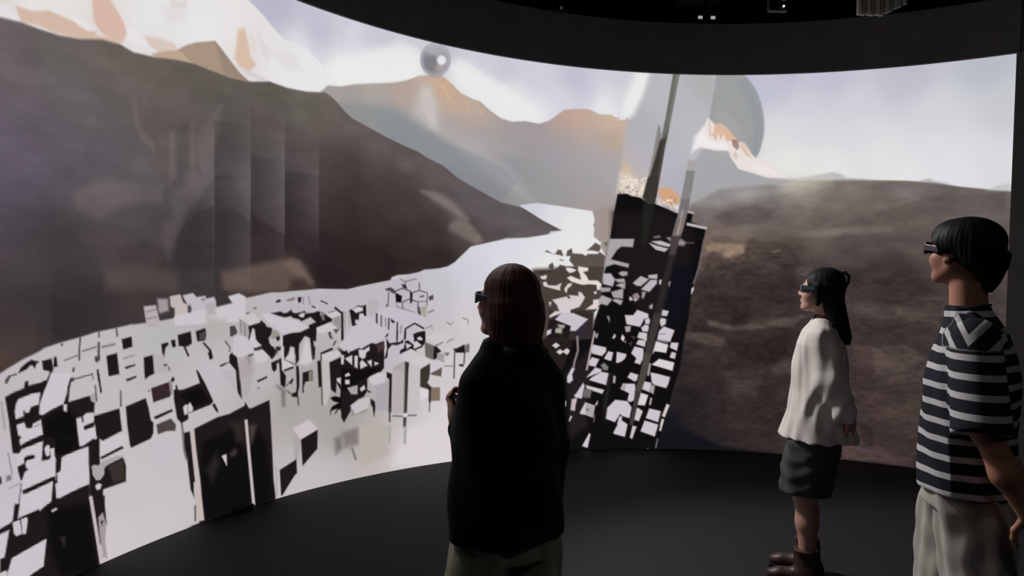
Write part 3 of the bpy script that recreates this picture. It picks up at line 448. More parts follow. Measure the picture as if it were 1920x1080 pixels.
P 1f191b 4.4 2479,476 2505,468 2495,402 2549,406 2606,409 2613,399 2656,418 2816,388 2985,357 2985,314 2998,206 2959,95 2978,-6 2964,-4 2984,-14 3134,-15 3137,-292 2953,-209 2778,-129 2612,-52 2456,21 2309,91 2308,200 2406,182 2406,249 2429,248 2452,365 2405,364 2307,368 2307,386 2405,387 2455,395 2469,402
P 100e10 27.4 2649,401 2893,343 2918,159 2952,-31 2726,29 2669,185
P cac3c9 4.2 2471,392 2504,392 2516,326 2490,325 2478,340
P cac3c9 4.3 2514,391 2542,392 2546,375 2537,318 2523,322
P cac3c9 4.3 2467,227 2647,249 2633,124 2555,109 2520,70 2434,108 2450,178
P cac3c9 4.2 2386,178 2426,185 2443,178 2437,107 2387,130
P cac3c9 4.0 2675,380 2701,383 2705,376 2682,372
P 302b2e 10.8 2728,232 2758,222 2748,168
L c4b8b8 15.3 4.3 2900,379 2934,196 2968,2
P a0969a 5.7 2973,271 2994,203 2987,113 3005,2 2984,3 2975,67 2958,152 2949,254
P 1f191b 4.3 2962,229 2978,230 2970,201
P c8bcbc 5.8 2960,23 2984,28 3017,1 2972,-9
P b7aaac 6.1 3220,1355 3296,1359 3308,1317 3327,1251 3327,1240 3243,1241 3229,1302
L 797274 5.4 4.5 3234,1324 3303,1336
L 797274 5.5 4.5 3238,1286 3308,1294
P a2959a 12.3 3307,1397 3378,1395 3384,1325 3326,1312 3315,1324
P c0b4b4 6.3 3392,1407 3460,1417 3481,1369 3516,1352 3517,1308 3535,1287 3428,1261 3426,1339 3399,1350
P bdb8c0 6.5 3480,1410 3548,1423 3576,1398 3638,1405 3643,1387 3700,1396 3713,1370 3712,1279 3535,1287 3516,1352
P cac3c9 6.7 3425,1292 3716,1337 3833,1354 3805,1398 3882,1416 3933,1395 3935,1234 3674,1235 3426,1237
P 3a3434 10.1 3714,1462 3802,1427 3803,1393 3833,1357 3720,1335 3720,1370
P 4a4346 8.0 3514,1348 3530,1355 3542,1331 3535,1307 3517,1308
P 797274 6.5 3605,1386 3642,1393 3624,1373
P aeaaac 16.6 3638,1364 3710,1366 3716,1287 3649,1282
P b2aeac 30.1 3649,1273 3785,1250 3797,1156 3646,1125
P 1f191b 5.0 3080,1183 3143,1194 3148,1137 3091,1126
P 1f191b 5.4 3447,1179 3537,1194 3547,1121 3515,1104 3455,1113
L 1f191b 11.5 4.8 3492,1110 3525,1045
P 1f191b 5.6 3572,1192 3640,1208 3646,1158 3632,1131 3585,1130
P 4a4346 9.8 3598,1178 3645,1191 3642,1134 3599,1133
P 1f191b 5.3 3337,1135 3382,1141 3386,1127 3364,1109 3356,1056 3347,1057
P 1f191b 5.3 3400,1149 3429,1155 3436,1111 3414,1107
L 797274 5.9 4.4 3092,1077 3163,1089
P 1f191b 6.9 3820,1206 3855,1208 3873,1173 3866,1147 3826,1146
L 1f191b 11.2 5.0 3627,1119 3676,1069
L 1f191b 16.6 5.0 3676,1069 3691,1014
L 4a4346 8.2 5.1 3787,1115 3823,1073 3818,1044
P 1f191b 5.9 3843,1046 3863,1023 3879,987 3824,992
L 797274 6.9 5.2 3900,1245 3906,1149
L 797274 7.0 5.2 3920,1235 3927,1139
P 1f191b 5.2 3222,1070 3282,1077 3293,969 3260,960 3232,945 3227,987
P b4aeb0 6.2 3285,1075 3347,1076 3365,1016 3384,967 3295,971
P 1f191b 5.3 3354,1012 3374,1017 3377,1009 3361,1003
L 797274 12.5 4.7 3384,999 3397,973
P 1f191b 5.4 3403,914 3416,936 3430,922 3426,907 3403,906
P 1f191b 5.0 3101,1030 3168,1039 3166,1030 3109,1018
P 1f191b 5.0 3110,962 3178,973 3173,962 3118,949
P 34262a 5.3 3272,888 3394,909 3404,832 3399,820 3288,805
P 8a7e82 6.3 3389,908 3412,897 3417,837 3404,832
P 4a4346 5.2 3250,880 3263,878 3259,869
P 1f191b 5.5 3424,854 3444,863 3458,851 3495,850 3607,873 3578,956 3592,950 3646,861 3705,745 3686,727 3525,698 3526,672 3479,652 3451,681 3427,796
P 100e10 16.3 3472,821 3612,845 3676,749 3543,730
P cac3c9 5.5 3492,742 3510,755 3522,749 3523,701 3502,696
P cac3c9 5.5 3527,752 3538,763 3557,731 3558,711 3530,704
L 1f191b 11.1 4.8 3440,881 3449,852
P 1f191b 5.7 3696,725 3715,731 3740,685 3740,668 3726,679
P 1f191b 5.3 3296,722 3414,745 3419,731 3316,707 3298,708
P 1f191b 5.1 3110,812 3237,838 3258,774 3272,707 3290,688 3290,627 3273,600 3148,577 3140,592 3121,707
L 797274 7.6 4.4 3075,905 3076,817
L 1f191b 13.3 5.0 3667,1058 3682,1010
P 1f191b 5.9 3824,1014 3858,1040 3873,1013 3913,731 3898,759 3882,796 3870,919 3829,970
P 1f191b 5.8 3746,964 3780,975 3819,978 3760,956
P b8b2b8 10.3 3771,930 3860,920 3877,779 3857,808 3781,907
P 1f191b 6.0 3570,598 3738,640 3824,646 3936,680 3944,704 3973,657 3994,657 4130,691 4140,599 4156,388 4173,135 4193,2 3999,-145 3835,-251 3675,-347 3641,-100 3621,-61 3600,177 3580,413
P 100e10 31.6 3632,500 3866,556 3950,365 4029,527 4114,404 4143,216 4171,26 3998,-109 3837,-165 3681,-215 3648,31 3616,272
P 4b4442 6.3 3310,673 3406,690 3420,675 3443,647 3439,612 3380,622 3321,615
P 1f191b 5.5 3447,698 3528,684 3526,664 3489,651 3470,678
P 1f191b 5.5 3497,587 3541,588 3562,433 3583,273 3571,268 3580,167 3550,232 3524,418 3501,463 3495,529
L 1f191b 8.4 4.8 3479,660 3494,589
L 797274 12.9 4.8 3484,639 3500,488 3520,419
P c2b4b2 5.6 3543,588 3566,604 3590,427 3616,272 3627,170 3649,14 3596,22 3574,226 3583,273 3562,433
P cac3c9 5.2 3774,386 3806,389 3810,318
P 3c373a 20.9 3833,390 3868,413 3889,387 3869,365 3839,367
P 262225 30.5 3658,328 3730,412 3760,346 3708,232
P 2e2725 31.5 3835,588 3936,587 3938,460 3888,448
P 1f191b 5.7 3558,5 3644,7 3649,-24 3564,-25
P 1f191b 5.7 3658,11 3746,1 3748,-144 3565,-124 3531,-43 3559,-36 3654,-38
P cac3c9 5.0 3606,-10 3625,-4 3632,-12 3613,-14
L 797274 6.0 5.0 3559,-36 3644,-35
P 797274 9.9 3530,-2 3554,7 3559,-32 3578,-67 3526,-38
L 4a4346 9.9 5.0 3583,125 3586,25
P 1f191b 6.2 4171,1359 4192,1373 4213,1363 4203,1354 4171,1350
P 797274 7.4 4253,1367 4320,1387 4326,1375 4299,1361 4261,1357
P 1f191b 6.4 4344,1382 4374,1386 4372,1355 4359,1342 4348,1356
L 797274 6.8 5.7 4390,1388 4391,1336
L 797274 6.8 5.7 4434,1392 4446,1330
L 4a4346 10.1 5.8 4534,1357 4596,1332
L 4a4346 11.5 5.7 4460,1320 4491,1308
L 4a4346 7.1 5.3 3995,1319 4021,1316
L 4a4346 7.0 5.2 3939,1285 3965,1288
P 1f191b 6.4 4128,1279 4188,1286 4209,1290 4231,1276 4263,1279 4295,1301 4300,1282 4327,1272 4382,1280 4403,1289 4415,1269 4480,1272 4502,1281 4530,1280 4534,1246 4575,1260 4592,1245 4632,1224 4633,1204 4571,1182 4505,1161 4501,1065 4479,1071 4492,970 4464,972 4451,1092 4407,1109 4364,1055 4354,981 4327,983 4326,1034 4288,1042 4279,987 4231,991 4228,1120 4324,1147 4335,1137 4368,1137 4444,1164 4438,1183 4498,1205 4453,1242 4377,1214 4361,1229 4312,1240 4290,1255 4210,1237 4173,1264
P cac3c9 6.4 4355,1257 4382,1271 4406,1270 4393,1242 4366,1248
P 797274 7.7 4536,1275 4564,1274 4571,1216 4548,1217
P 969191 9.9 4632,1229 4711,1251 4719,1151 4690,1143 4644,1184
P cac3c9 6.7 4598,1249 4659,1277 4711,1251 4632,1229
L 1f191b 15.0 5.9 4653,1306 4716,1260 4724,1191 4723,1062
L 797274 7.8 5.9 4598,1269 4659,1282
P cac3c9 6.6 4505,1156 4577,1182 4610,1195 4667,1154 4634,1136 4517,1127
P 4a4346 7.9 4645,1145 4696,1143 4668,1114
P 4a4346 6.7 4600,1123 4623,1131 4629,1097 4646,1076 4618,1078
L a8a1a4 9.5 6.0 4733,1275 4736,1141
L a8a1a4 9.6 6.0 4773,1274 4781,1169
P 1f191b 6.8 4790,1278 4808,1288 4814,1258 4848,1262 4849,1247 4826,1237 4827,1187 4850,1166 4810,1168 4797,1238
P a8a0a2 10.5 3890,1254 3961,1207 3963,1101 3891,1167
L 797274 6.9 5.2 3900,1245 3904,1166
L 797274 7.0 5.2 3930,1226 3937,1138
P 1f191b 6.1 3959,1202 4017,1213 4048,1220 4053,1238 4090,1209 4100,1190 4143,1179 4143,1143 4117,1113 4123,1081 4145,1052 4171,1032 4172,996 4114,1001 4082,1035 4061,1059 4005,1045 4010,1054 4061,1063 4019,1111 4008,1178 3992,1187 3983,1135 3963,1097 3955,1102 3967,1154
P cac3c9 7.1 3992,1183 4011,1098 4061,1068 4020,1053 3963,1093
P 96918a 9.1 4143,1157 4174,1168 4207,1130 4207,1103 4133,1107
P 1f191b 6.2 4175,1114 4202,1121 4207,1098 4186,1086
P 1f191b 6.2 4177,1032 4219,1038 4214,1024 4182,1018
L cac3c9 9.6 5.5 4220,1125 4225,991
P 4a4346 6.9 3821,1202 3855,1208 3873,1168 3846,1149 3824,1146
L 1f191b 10.7 5.3 4005,1045 4061,1059
L 1f191b 11.7 5.9 4547,975 4642,1003
L 1f191b 10.2 5.9 4647,1027 4669,1060
P 1f191b 6.8 4693,1009 4739,977 4819,1002 4831,991 4854,994 4855,944 4740,952
P 1f191b 5.9 3848,1046 3868,1027 3895,920 3912,792 3918,730 3887,774 3870,923 3819,976 3818,1023
P b0a6a8 21.0 3889,994 3985,994 3997,887 3906,854
P 797274 14.1 3939,998 3985,1003 3976,942
P 1f191b 5.4 4031,834 4111,857 4109,843 4039,822
P 797274 7.2 4030,783 4050,792 4050,774
P 1f191b 6.1 4005,1037 4082,1057 4155,1052 4172,1023 4172,991 4146,966 4104,1011 4077,1035
P 1f191b 6.0 3954,1010 4000,1022 4000,1010 3970,1000
P 1f191b 6.2 4141,944 4199,961 4200,938 4184,935 4184,894 4164,878 4147,898
P 1f191b 6.2 4176,1050 4219,1047 4198,1030 4182,1036 4188,999 4172,1009
P 1f191b 6.3 4199,961 4220,969 4227,885 4260,840 4256,785 4251,758 4218,785 4211,864
P cac3c9 6.3 4222,1047 4243,1045 4250,966 4334,912 4232,885
P 1f191b 6.3 4240,1045 4283,1042 4279,996 4252,961 4241,976
L 4a4346 7.5 5.6 4242,958 4334,912
L 1f191b 13.4 5.6 4243,879 4318,895
P 1f191b 6.4 4293,800 4314,821 4320,806 4304,780 4288,786
L 4a4346 7.5 5.6 4261,771 4298,799
P 1f191b 6.4 4329,1039 4359,1037 4363,942 4339,912
P 1f191b 6.4 4340,907 4361,896 4368,838 4370,753 4359,717 4360,679 4311,690 4305,710 4343,719 4348,756
L 4a4346 11.4 5.7 4360,679 4364,622
L 797274 14.9 5.6 4267,738 4311,704
P 1f191b 6.5 4395,850 4475,861 4479,789 4418,781 4405,749 4406,706 4395,708
P 82786f 7.7 4444,850 4475,861 4476,780 4446,788
P 1f191b 6.5 4460,1030 4496,1027 4492,941 4470,929
P 1f191b 6.6 4515,920 4545,927 4558,732 4530,730
L 4a4346 10.1 5.8 4555,732 4563,595
L 1f191b 15.6 5.9 4542,971 4642,1003
L 1f191b 10.1 5.8 4545,971 4548,927
P 1f191b 6.8 4610,902 4723,938 4724,883 4736,877 4747,891 4805,867 4820,941 4855,939 4858,802 4761,770 4732,783 4681,773 4677,670 4631,704
P 1f191b 6.8 4682,1005 4740,957 4819,996 4825,981 4854,984 4855,939 4728,948 4699,974
P cac3c9 6.8 4723,948 4743,947 4741,877 4721,884
P cac3c9 6.8 4752,916 4803,937 4810,876 4787,873
P cac3c9 6.9 4833,905 4855,934 4857,847 4834,854
P 100e10 6.8 4675,759 4704,746 4734,693 4732,788 4754,796 4756,731 4808,716 4860,721 4860,700 4779,698 4861,639 4862,604 4805,555 4800,525 4755,476 4732,489 4719,546 4702,548 4674,517 4669,522 4691,554 4640,546 4635,512 4629,548 4645,575 4701,598 4656,613 4627,641 4666,651 4712,636 4717,690
P cac3c9 6.8 4754,811 4777,819 4789,793 4755,786
P cac3c9 6.8 4755,771 4795,772 4796,732 4756,736
P cac3c9 6.8 4681,778 4726,784 4727,734 4698,747
P a8a1a4 6.9 4773,709 4825,709 4861,660 4792,657
P 787373 18.5 4181,785 4213,776 4256,744 4258,627 4232,631 4224,734
P c8bec4 6.5 4326,465 4456,504 4530,425 4387,375
P 1f191b 6.6 4390,374 4527,423 4527,285 4407,183
P a8a5a5 11.4 4332,434 4382,373 4368,243 4341,239
P 787373 28.0 4672,334 4729,345 4742,252 4686,212
P 8c8282 32.5 4740,368 4867,385 4869,262 4800,243
P 504442 28.5 3977,541 4029,536 4019,489 3995,418
L c4b8b8 18.5 5.3 3951,585 3975,378 4002,158 4020,6
P 1f191b 6.4 4221,194 4355,241 4362,142 4343,130 4243,8 4235,19
L a8a1a4 7.4 5.6 4191,224 4205,17
P b4aeb2 16.4 4939,1362 5027,1361 5029,1294 5001,1233 4942,1244
P 1f191b 6.9 4779,1284 4802,1288 4853,1317 4894,1311 4923,1321 4927,1235 4907,1235 4895,1256 4866,1251 4861,1206 4832,1212 4827,1177 4856,1171 4822,1160 4804,1168
P cac3c9 6.9 4805,1288 4853,1307 4894,1299 4895,1276 4837,1262
P cac3c9 6.9 4872,1251 4901,1250 4907,1230 4873,1221
P 1f191b 6.7 4711,1270 4725,1270 4732,1071 4715,1072
L a8a1a4 9.6 6.0 4745,1270 4747,1145
L a8a1a4 9.6 6.0 4779,1259 4787,1159
L 797274 7.6 6.3 5220,1520 5269,1499
L 4a4346 8.0 6.4 5269,1499 5269,1475 5252,1454
L 797274 8.1 6.4 5269,1499 5329,1516 5371,1521
L 4a4346 8.6 6.4 5396,1492 5397,1433
P 1f191b 7.2 5233,1478 5269,1475 5288,1444 5258,1449
P 4a4346 7.1 5091,1443 5138,1454 5192,1422 5175,1407 5157,1407 5127,1428 5097,1428
L 4a4346 7.9 6.3 5121,1417 5117,1313
P 1f191b 7.1 5105,1324 5117,1303 5100,1303
P 100e10 7.2 5181,1412 5241,1385 5236,1333 5188,1338
L 4a4346 9.3 6.4 5192,1428 5246,1446 5319,1422 5320,1364 5248,1338 5249,1280
P 1f191b 7.3 5313,1417 5337,1412 5333,1332 5315,1326
L 4a4346 8.6 6.5 5337,1412 5397,1430 5471,1409 5470,1309
L 4a4346 9.4 6.4 5332,1353 5387,1337 5395,1245
L 4a4346 12.9 6.5 5404,1379 5441,1385
P 4a4346 7.4 5484,1379 5526,1395 5527,1357 5491,1347
L 797274 11.3 6.5 5481,1249 5535,1270
L 797274 8.6 6.5 5466,1341 5387,1339
L 797274 8.5 6.4 5194,1333 5195,1301 5359,1251
P 4a4346 7.3 5382,1299 5406,1293 5420,1223 5389,1240
P a5a296 15.1 5407,1288 5473,1320 5463,1206 5427,1212
P c2bcc6 7.2 5018,1258 5106,1298 5183,1296 5371,1245 5538,1172 5453,1130 5336,1166 5265,1141
L 1f191b 12.4 6.2 5018,1253 5020,1170
L 4a4346 10.0 6.2 5060,1236 5059,1148
L 797274 8.3 6.3 5096,1215 5103,1147
L 1f191b 10.0 6.3 5128,1214 5127,1125
P 1f191b 7.1 5143,1208 5180,1186 5174,1171 5150,1182
L 1f191b 11.0 6.3 5204,1180 5204,1048
L 797274 8.5 6.4 5240,1153 5236,1089
L 1f191b 12.9 6.4 5280,1125 5361,1165 5447,1120
L 1f191b 13.6 6.4 5277,1125 5276,1045
P 1f191b 7.3 5351,1074 5387,1084 5447,1103 5461,1038 5364,1042
L 797274 7.4 6.5 5459,1119 5520,1145 5521,1112
L 797274 7.5 6.7 5655,1169 5692,1146 5711,1168
L 797274 7.6 6.7 5803,1200 5853,1183 5854,1149
L 797274 7.5 6.6 5565,1051 5620,1068
P 1f191b 7.1 5075,1080 5122,1099 5122,1078 5099,1069
P 1f191b 7.1 5075,1080 5122,1096 5122,1073 5093,1064
P 1f191b 6.8 4713,1132 4728,1131 4732,1057 4721,1057
L 1f191b 11.0 6.3 5205,1112 5204,1022
L 1f191b 13.6 6.4 5277,1109 5273,1040
P 1f191b 7.0 4716,978 4739,972 4813,1002 4825,981 4860,1009 4883,982 4976,1026 5017,1016 5093,1038 5111,1053 5136,1015 5177,1018 5231,1021 5261,1041 5261,1014 5202,996 5160,1003 5125,968 5120,906 5091,892 5092,824 5063,795 4969,772 4946,753 4948,661 4920,618 4851,590 4811,564 4806,524 4750,442 4726,485 4721,732
P 100e10 16.3 4719,854 4892,819 4962,834 5068,826 4952,763 4837,713 4757,681 4722,685
P cac3c9 6.9 4866,978 4913,976 4959,998 4959,973 4930,954 4925,919 4902,910 4873,927
P cac3c9 6.8 4752,921 4809,942 4810,871
P cac3c9 6.9 4832,935 4858,933 4857,842 4834,854
P cac3c9 6.9 4880,881 4897,900 4944,856 4886,835
P cac3c9 7.0 4944,887 4981,894 4980,843
P cac3c9 7.0 5008,877 5044,864 5009,851
P cac3c9 6.8 4717,948 4740,947 4736,882 4718,884
P cac3c9 6.0 4774,977 4788,978 4785,964 4771,967
P cac3c9 7.1 5088,1038 5105,1048 5113,974 5096,907
P cac3c9 6.8 4754,801 4783,813 4795,792 4755,786
P cac3c9 6.8 4755,761 4790,758 4790,727 4756,731
P a8a1a4 6.9 4774,699 4860,710 4861,644 4809,650
P cac3c9 7.0 4884,683 4918,705 4930,678 4896,661
P 463732 12.5 5017,1005 5088,1028 5095,980 5042,947
P 1f191b 7.3 5279,1029 5309,1028 5328,1011 5359,994 5358,1037 5351,1080 5393,1094 5460,1098 5462,1005 5426,964 5384,939 5329,963 5293,949 5257,935 5233,925 5233,952 5268,971
P cac3c9 6.4 5286,1008 5334,989 5293,965
P cac3c9 6.5 5355,1010 5382,1020 5426,985 5359,961
P cac3c9 6.5 5388,1046 5412,1056 5434,1039 5431,1028 5394,1032
P cac3c9 6.5 5378,950 5426,964 5432,952 5390,938
P 69625f 8.7 5456,1011 5548,975 5551,859 5465,886
P 1f191b 7.5 5542,969 5561,974 5611,928 5581,913 5569,869 5539,866
P a09b98 8.8 5574,913 5636,905 5638,833 5576,864
P 797274 8.9 5642,916 5686,914 5674,886 5649,893
L 1f191b 11.5 6.6 5561,980 5622,1005
L 797274 8.0 6.7 5659,1001 5720,1029
L 797274 7.5 6.6 5571,1059 5620,1074
P 1f191b 7.6 5722,948 5747,945 5827,978 5835,907 5748,911 5735,928
P 6e6964 7.7 5834,969 5871,985 5873,912 5835,907
L 4a4346 11.6 6.7 5735,928 5734,694
L 4a4346 11.7 6.8 5829,908 5825,812
P 1f191b 7.6 5775,809 5819,813 5819,790 5782,798
L 797274 7.6 6.7 5639,805 5726,800
P a09494 17.0 5176,818 5271,859 5278,790 5182,786
P b4aeb0 17.0 5176,797 5278,790 5273,470 5177,480
P aaa4aa 16.7 5018,690 5142,731 5144,484 5022,498
P c4c0c2 13.0 5318,787 5418,791 5397,619 5401,457 5316,465
P 2c2824 7.3 5277,859 5325,861 5314,798 5307,450 5274,448
L 1f191b 9.5 6.5 5319,859 5373,880
P 1f191b 7.2 5117,791 5165,772 5164,535 5165,471 5141,474 5142,731 5118,749
P 3a332e 7.4 5421,791 5509,834 5510,752 5499,698 5488,677 5519,642 5520,615 5421,650
P 5f554b 7.5 5517,752 5620,795 5616,718 5523,741
P cac3c9 7.5 5521,839 5539,860 5626,806 5523,762
P 827062 7.5 5519,637 5606,630 5608,520 5522,524
P 1f191b 8.8 5501,633 5522,642 5522,510 5504,523
P 1f191b 7.0 4948,666 4984,647 4954,645
P 1f191b 7.1 4979,596 5015,571 5022,519 5011,453 4998,527 4980,555
P d8d1d6 13.1 5421,639 5501,611 5497,557 5424,541
L 4a4346 14.8 6.3 5150,504 5152,394
P 342c2c 12.9 5275,416 5302,413 5298,339 5276,341
L 797274 13.6 6.4 5178,438 5268,425
L 797274 13.8 6.5 5317,428 5396,419
P d8d1d6 8.6 5274,438 5289,447 5304,434 5290,417
L 4a4346 8.8 6.6 5513,522 5512,435
P b6aea8 37.6 4872,394 5150,362 5155,135 4908,82
P 847876 28.4 4740,353 4872,384 4875,266 4805,282 4765,249
L 797274 16.3 6.1 4823,239 4860,141
P d8d0d4 52.8 5319,325 5742,374 5750,20 5417,9 5181,46
L a9a4a4 21.5 6.5 5295,334 5292,200
L a8a59c 16.9 6.4 5153,357 5153,230
P 3a302d 28.4 6461,1623 6740,1641 7019,1660 7026,1419 7032,1178 7039,937 7046,694 7052,452 7059,208 7066,-36 7072,-280 6757,-263 6441,-239 6127,-208 6172,21 6217,250 6261,503 6305,758 6348,1061 6391,1364
P 251e1d 38.3 6475,1083 6755,1081 7035,1082 7042,811 7050,539 7057,267 7065,-6 7072,-280 6817,-267 6561,-249 6305,-226 6335,101 6365,428 6420,755
S cfc6c8 34 28.5 5.7 6274,-73 6812,992
S b8aeb0 12 23.7 5.7 6391,986 6783,1364
P c6c0c6 7.0 3856,1152 3951,1129 4004,1025 3882,1004 3843,1032
P c9c2c6 7.2 4004,1020 4065,1040 4123,986 4099,960 4034,953
A a9a2a2 17.6 .6 3893,994 3998,1011 4011,906 3958,727 3916,733
P c4bec4 8.1 4703,1025 4817,1156 4943,1226 5121,1099 5093,1068 4803,975 4731,989
P c6c0c4 7.0 3901,1264 3996,1284 4053,1236 3966,1209
P c8c2c8 7.4 4061,1275 4134,1275 4225,1249 4343,1221 4433,1171 4328,1140 4231,1134 4144,1193
P cac4c8 7.8 4507,1163 4603,1188 4665,1158 4587,1126 4517,1127
P c8c2c4 7.9 4551,966 4692,984 4719,954 4617,911 4559,928
P bdb8b6 7.8 4559,925 4614,908 4630,692 4594,589 4572,600
A d0cacc 19.0 .85 4382,972 4419,1099 4453,1041 4476,923 4431,900 4366,914
A cfc9cb 14.9 .7 4252,951 4304,1042 4331,983 4315,934
P c9c2c8 8.3 4962,758 5044,791 5109,773 5097,709 4994,702
P c9c3c8 8.6 5227,910 5340,952 5465,879 5308,858
P cdc7cb 8.7 5313,854 5379,884 5455,897 5523,849 5419,808
A c3bebf 13.0 .8 5315,848 5415,804 5416,445 5309,448
A b3aaab 17.0 .7 5173,814 5282,846 5285,459 5175,463
P cbc5c9 8.8 5471,1049 5623,1089 5721,1051 5568,984
A 8d8783 12.2 .8 4803,547 4865,603 4956,617 4943,498 4813,483
P c3bdc2 8.2 4804,563 4883,601 4965,611 4957,529 4849,494
A 2a2624 12.4 .6 4984,590 5016,554 5014,457 5002,523
P a0928e 9.6 7021,2146 7227,2244 7176,1917 7149,1759 7090,1854 7114,1879 7031,1930 7041,1997 7021,2032 7036,2068
P 5e544e 8.0 6565,1781 6590,1794 6622,1774 6661,1760 6691,1803 6723,1801 6744,1748
P 5c524c 8.1 6769,1749 6780,1797 6821,1819 6832,1774 6927,1771 6953,1754 6978,1773 7067,1775 7091,1794 7143,1759 7133,1669 7122,1584 6970,1581 6982,1635 6905,1657 6854,1656 6802,1708 6813,1750
P 5e544e 8.2 6967,1805 7008,1840 7020,1852 7045,1877 7090,1854 7097,1824 7079,1794 7028,1804
P 6c625c 8.2 7121,1879 7165,1887 7159,1856 7147,1844
P 544c46 8.0 6606,1662 6643,1689 6657,1651 6645,1621 6613,1626
P 544c46 8.1 6665,1610 6714,1670 6759,1659 6779,1624 6817,1601 6855,1608 6894,1579 6589,1573
P 7c7068 8.1 6700,1717 6732,1718 6751,1707 6732,1703
P 4a403b 8.1 6488,1553 6481,1594 6500,1603 6538,1583 6589,1596 6652,1604 6677,1640 6765,1654 6981,1659 7133,1663 7132,1481 7117,1324 7080,1275 7043,1239 7037,1009 6776,1010 6515,1012 6506,1354
P 332a29 28.7 6616,1272 6726,1236 6916,1268 7043,1239 7050,1009 6668,1010 6632,1177
P e4dcda 8.1 6772,1642 6816,1643 6868,1626 6843,1608 6805,1601 6779,1624
P e4dad6 8.2 6787,1553 6818,1571 6876,1549 6921,1538 6907,1591 6887,1627 6892,1657 6981,1647 6982,1623 6932,1610 6964,1580 6991,1533 7073,1535 7112,1505 7107,1457 7076,1450 7068,1498 6998,1503 6935,1496 6884,1507 6826,1524
P ddd0cc 8.0 6529,1560 6589,1573 6584,1540 6546,1539
P d8ccca 8.1 6556,1507 6584,1516 6604,1484 6681,1480 6731,1504 6719,1474 6720,1442 6656,1456 6566,1478
P dccfcc 8.1 6764,1457 6795,1499 6830,1506 6827,1488 6790,1458 6784,1422 6765,1439
P d4cacc 8.1 6652,1355 6785,1386 6817,1398 6899,1393 6898,1429 6924,1424 6957,1382 6939,1346 6908,1297 6820,1267 6827,1237 6738,1236 6712,1272 6698,1308
P d4cac8 8.1 6618,1331 6640,1337 6628,1301
P d4cac8 8.1 6624,1212 6680,1254 6725,1254 6732,1236 6662,1212 6631,1198
P d8d1d6 7.2 7044,1429 7063,1438 7070,1420 7051,1414
P ddd0cc 8.2 6973,1274 7041,1323 7040,1359 7097,1366 7104,1324 7080,1299 7099,1281
P 4a403b 8.1 6785,1386 6810,1392 6824,1374 6805,1368
P c6c0ca 8.1 6682,1180 6738,1236 6853,1237 6994,1184 6882,1081 6825,1081 6831,1117
P aaa59b 11.9 6709,1135 6779,1141 6774,1105 6722,1111
P aaa59b 11.9 6685,1099 6748,1105 6743,1058 6686,1064
P 1f191b 9.5 6619,1177 6676,1177 6830,1123 6814,1009 6751,1010 6761,1087 6779,1129 6690,1147 6679,1058 6743,1052 6744,1010 6604,1011
P 322a36 14.5 6889,1081 6994,1178 6954,1009 6897,1009
P cac3c9 8.1 6609,1082 6647,1094 6641,1058 6603,1040
A b6b5bc 38.6 .6 7532,3419 7463,3218 7383,3046 7310,2970 7285,2632 7243,2332 7455,2292 7901,2241 7986,2656 8071,3045 8132,3422 8106,3480 7821,3474 7531,3462
R glass 43.5 7531,3462 7463,3218 7383,3046 7310,2970 7285,2632 7243,2332 7455,2292 7901,2241 7986,2656 8071,3045 8130,3480 7833,3474
A a6a6aa 24.2 .9 7901,2241 7932,2510 7957,2656 8022,2764 8152,2756 8262,2747 8311,2661 8418,2565 8605,2507 8834,2477 8699,2445 8446,2418 8187,2388
P 9c9ea0 12.1 8134,3504 8368,3422 8392,3402 8446,3335 8490,3257 8525,3166 8553,3021 8553,2877 8524,2748 8481,2647 8415,2661 8319,2733 8221,2844 8146,2949 8072,3021 8087,3142 8115,3335
A 8f9496 28.9 .5 8323,3384 8383,3393 8512,3142 8546,2950 8506,2733 8460,2709 8475,2998
A aeaeac 48.3 .4 8140,3142 8359,2950 8415,2661 8271,2757 8146,2949
P e8dedb 12.1 7935,2752 7961,2840 8016,2957 8062,3040 8121,2983 8178,2988 8232,2945 8291,2873 8344,2825 8392,2816 8460,2709 8517,2661 8601,2637 8677,2574 8779,2497 8605,2502 8465,2546 8347,2579 8273,2685 8252,2747 8128,2751 8012,2773
A f0ecee 24.2 .8 7916,2713 7941,2873 8016,2947 8068,2842 8222,2805 8252,2757 8128,2756 7992,2782
A d9b092 9.7 .85 8072,3016 8090,2891 8110,2876 8126,2983 8178,2988 8266,2912 8325,2844 8297,2815 8259,2844 8240,2825 8200,2902 8183,2843 8152,2911 8135,2833 8104,2900 8081,2871
A 8f746c 8.7 .8 8278,2844 8334,2844 8346,2777 8328,2748 8289,2786
A dcb8a2 9.7 .7 8345,2815 8392,2816 8422,2738 8461,2671 8404,2709 8365,2758
A d0b8a8 9.7 .6 8309,2738 8338,2709 8321,2661 8291,2699
A efe9e6 19.3 .5 8416,2632 8602,2603 8706,2517 8512,2546
A dccfc0 29.0 .85 7258,2525 7348,2519 7451,2432 7521,2425 7485,2293 7404,2309 7243,2332
A d8b896 28.9 .5 7275,2632 7346,2587 7373,2516 7274,2487
S efe8da 46 8.7 5.8 7269,2313 7514,2487
S 8a8078 26 7.7 5.8 7251,2311 7454,2399
A d2a27c 19.4 .95 7611,2384 7725,2397 7810,2336 7827,2274 7765,2214 7654,2279
A b88a66 9.7 .6 7742,2310 7792,2302 7783,2253 7743,2262
P c8bec0 9.7 7594,2306 7679,2260 7804,2200 7796,2156 7706,2193 7596,2238
S e8e0e0 26 7.8 5.8 7594,2166 7796,2287
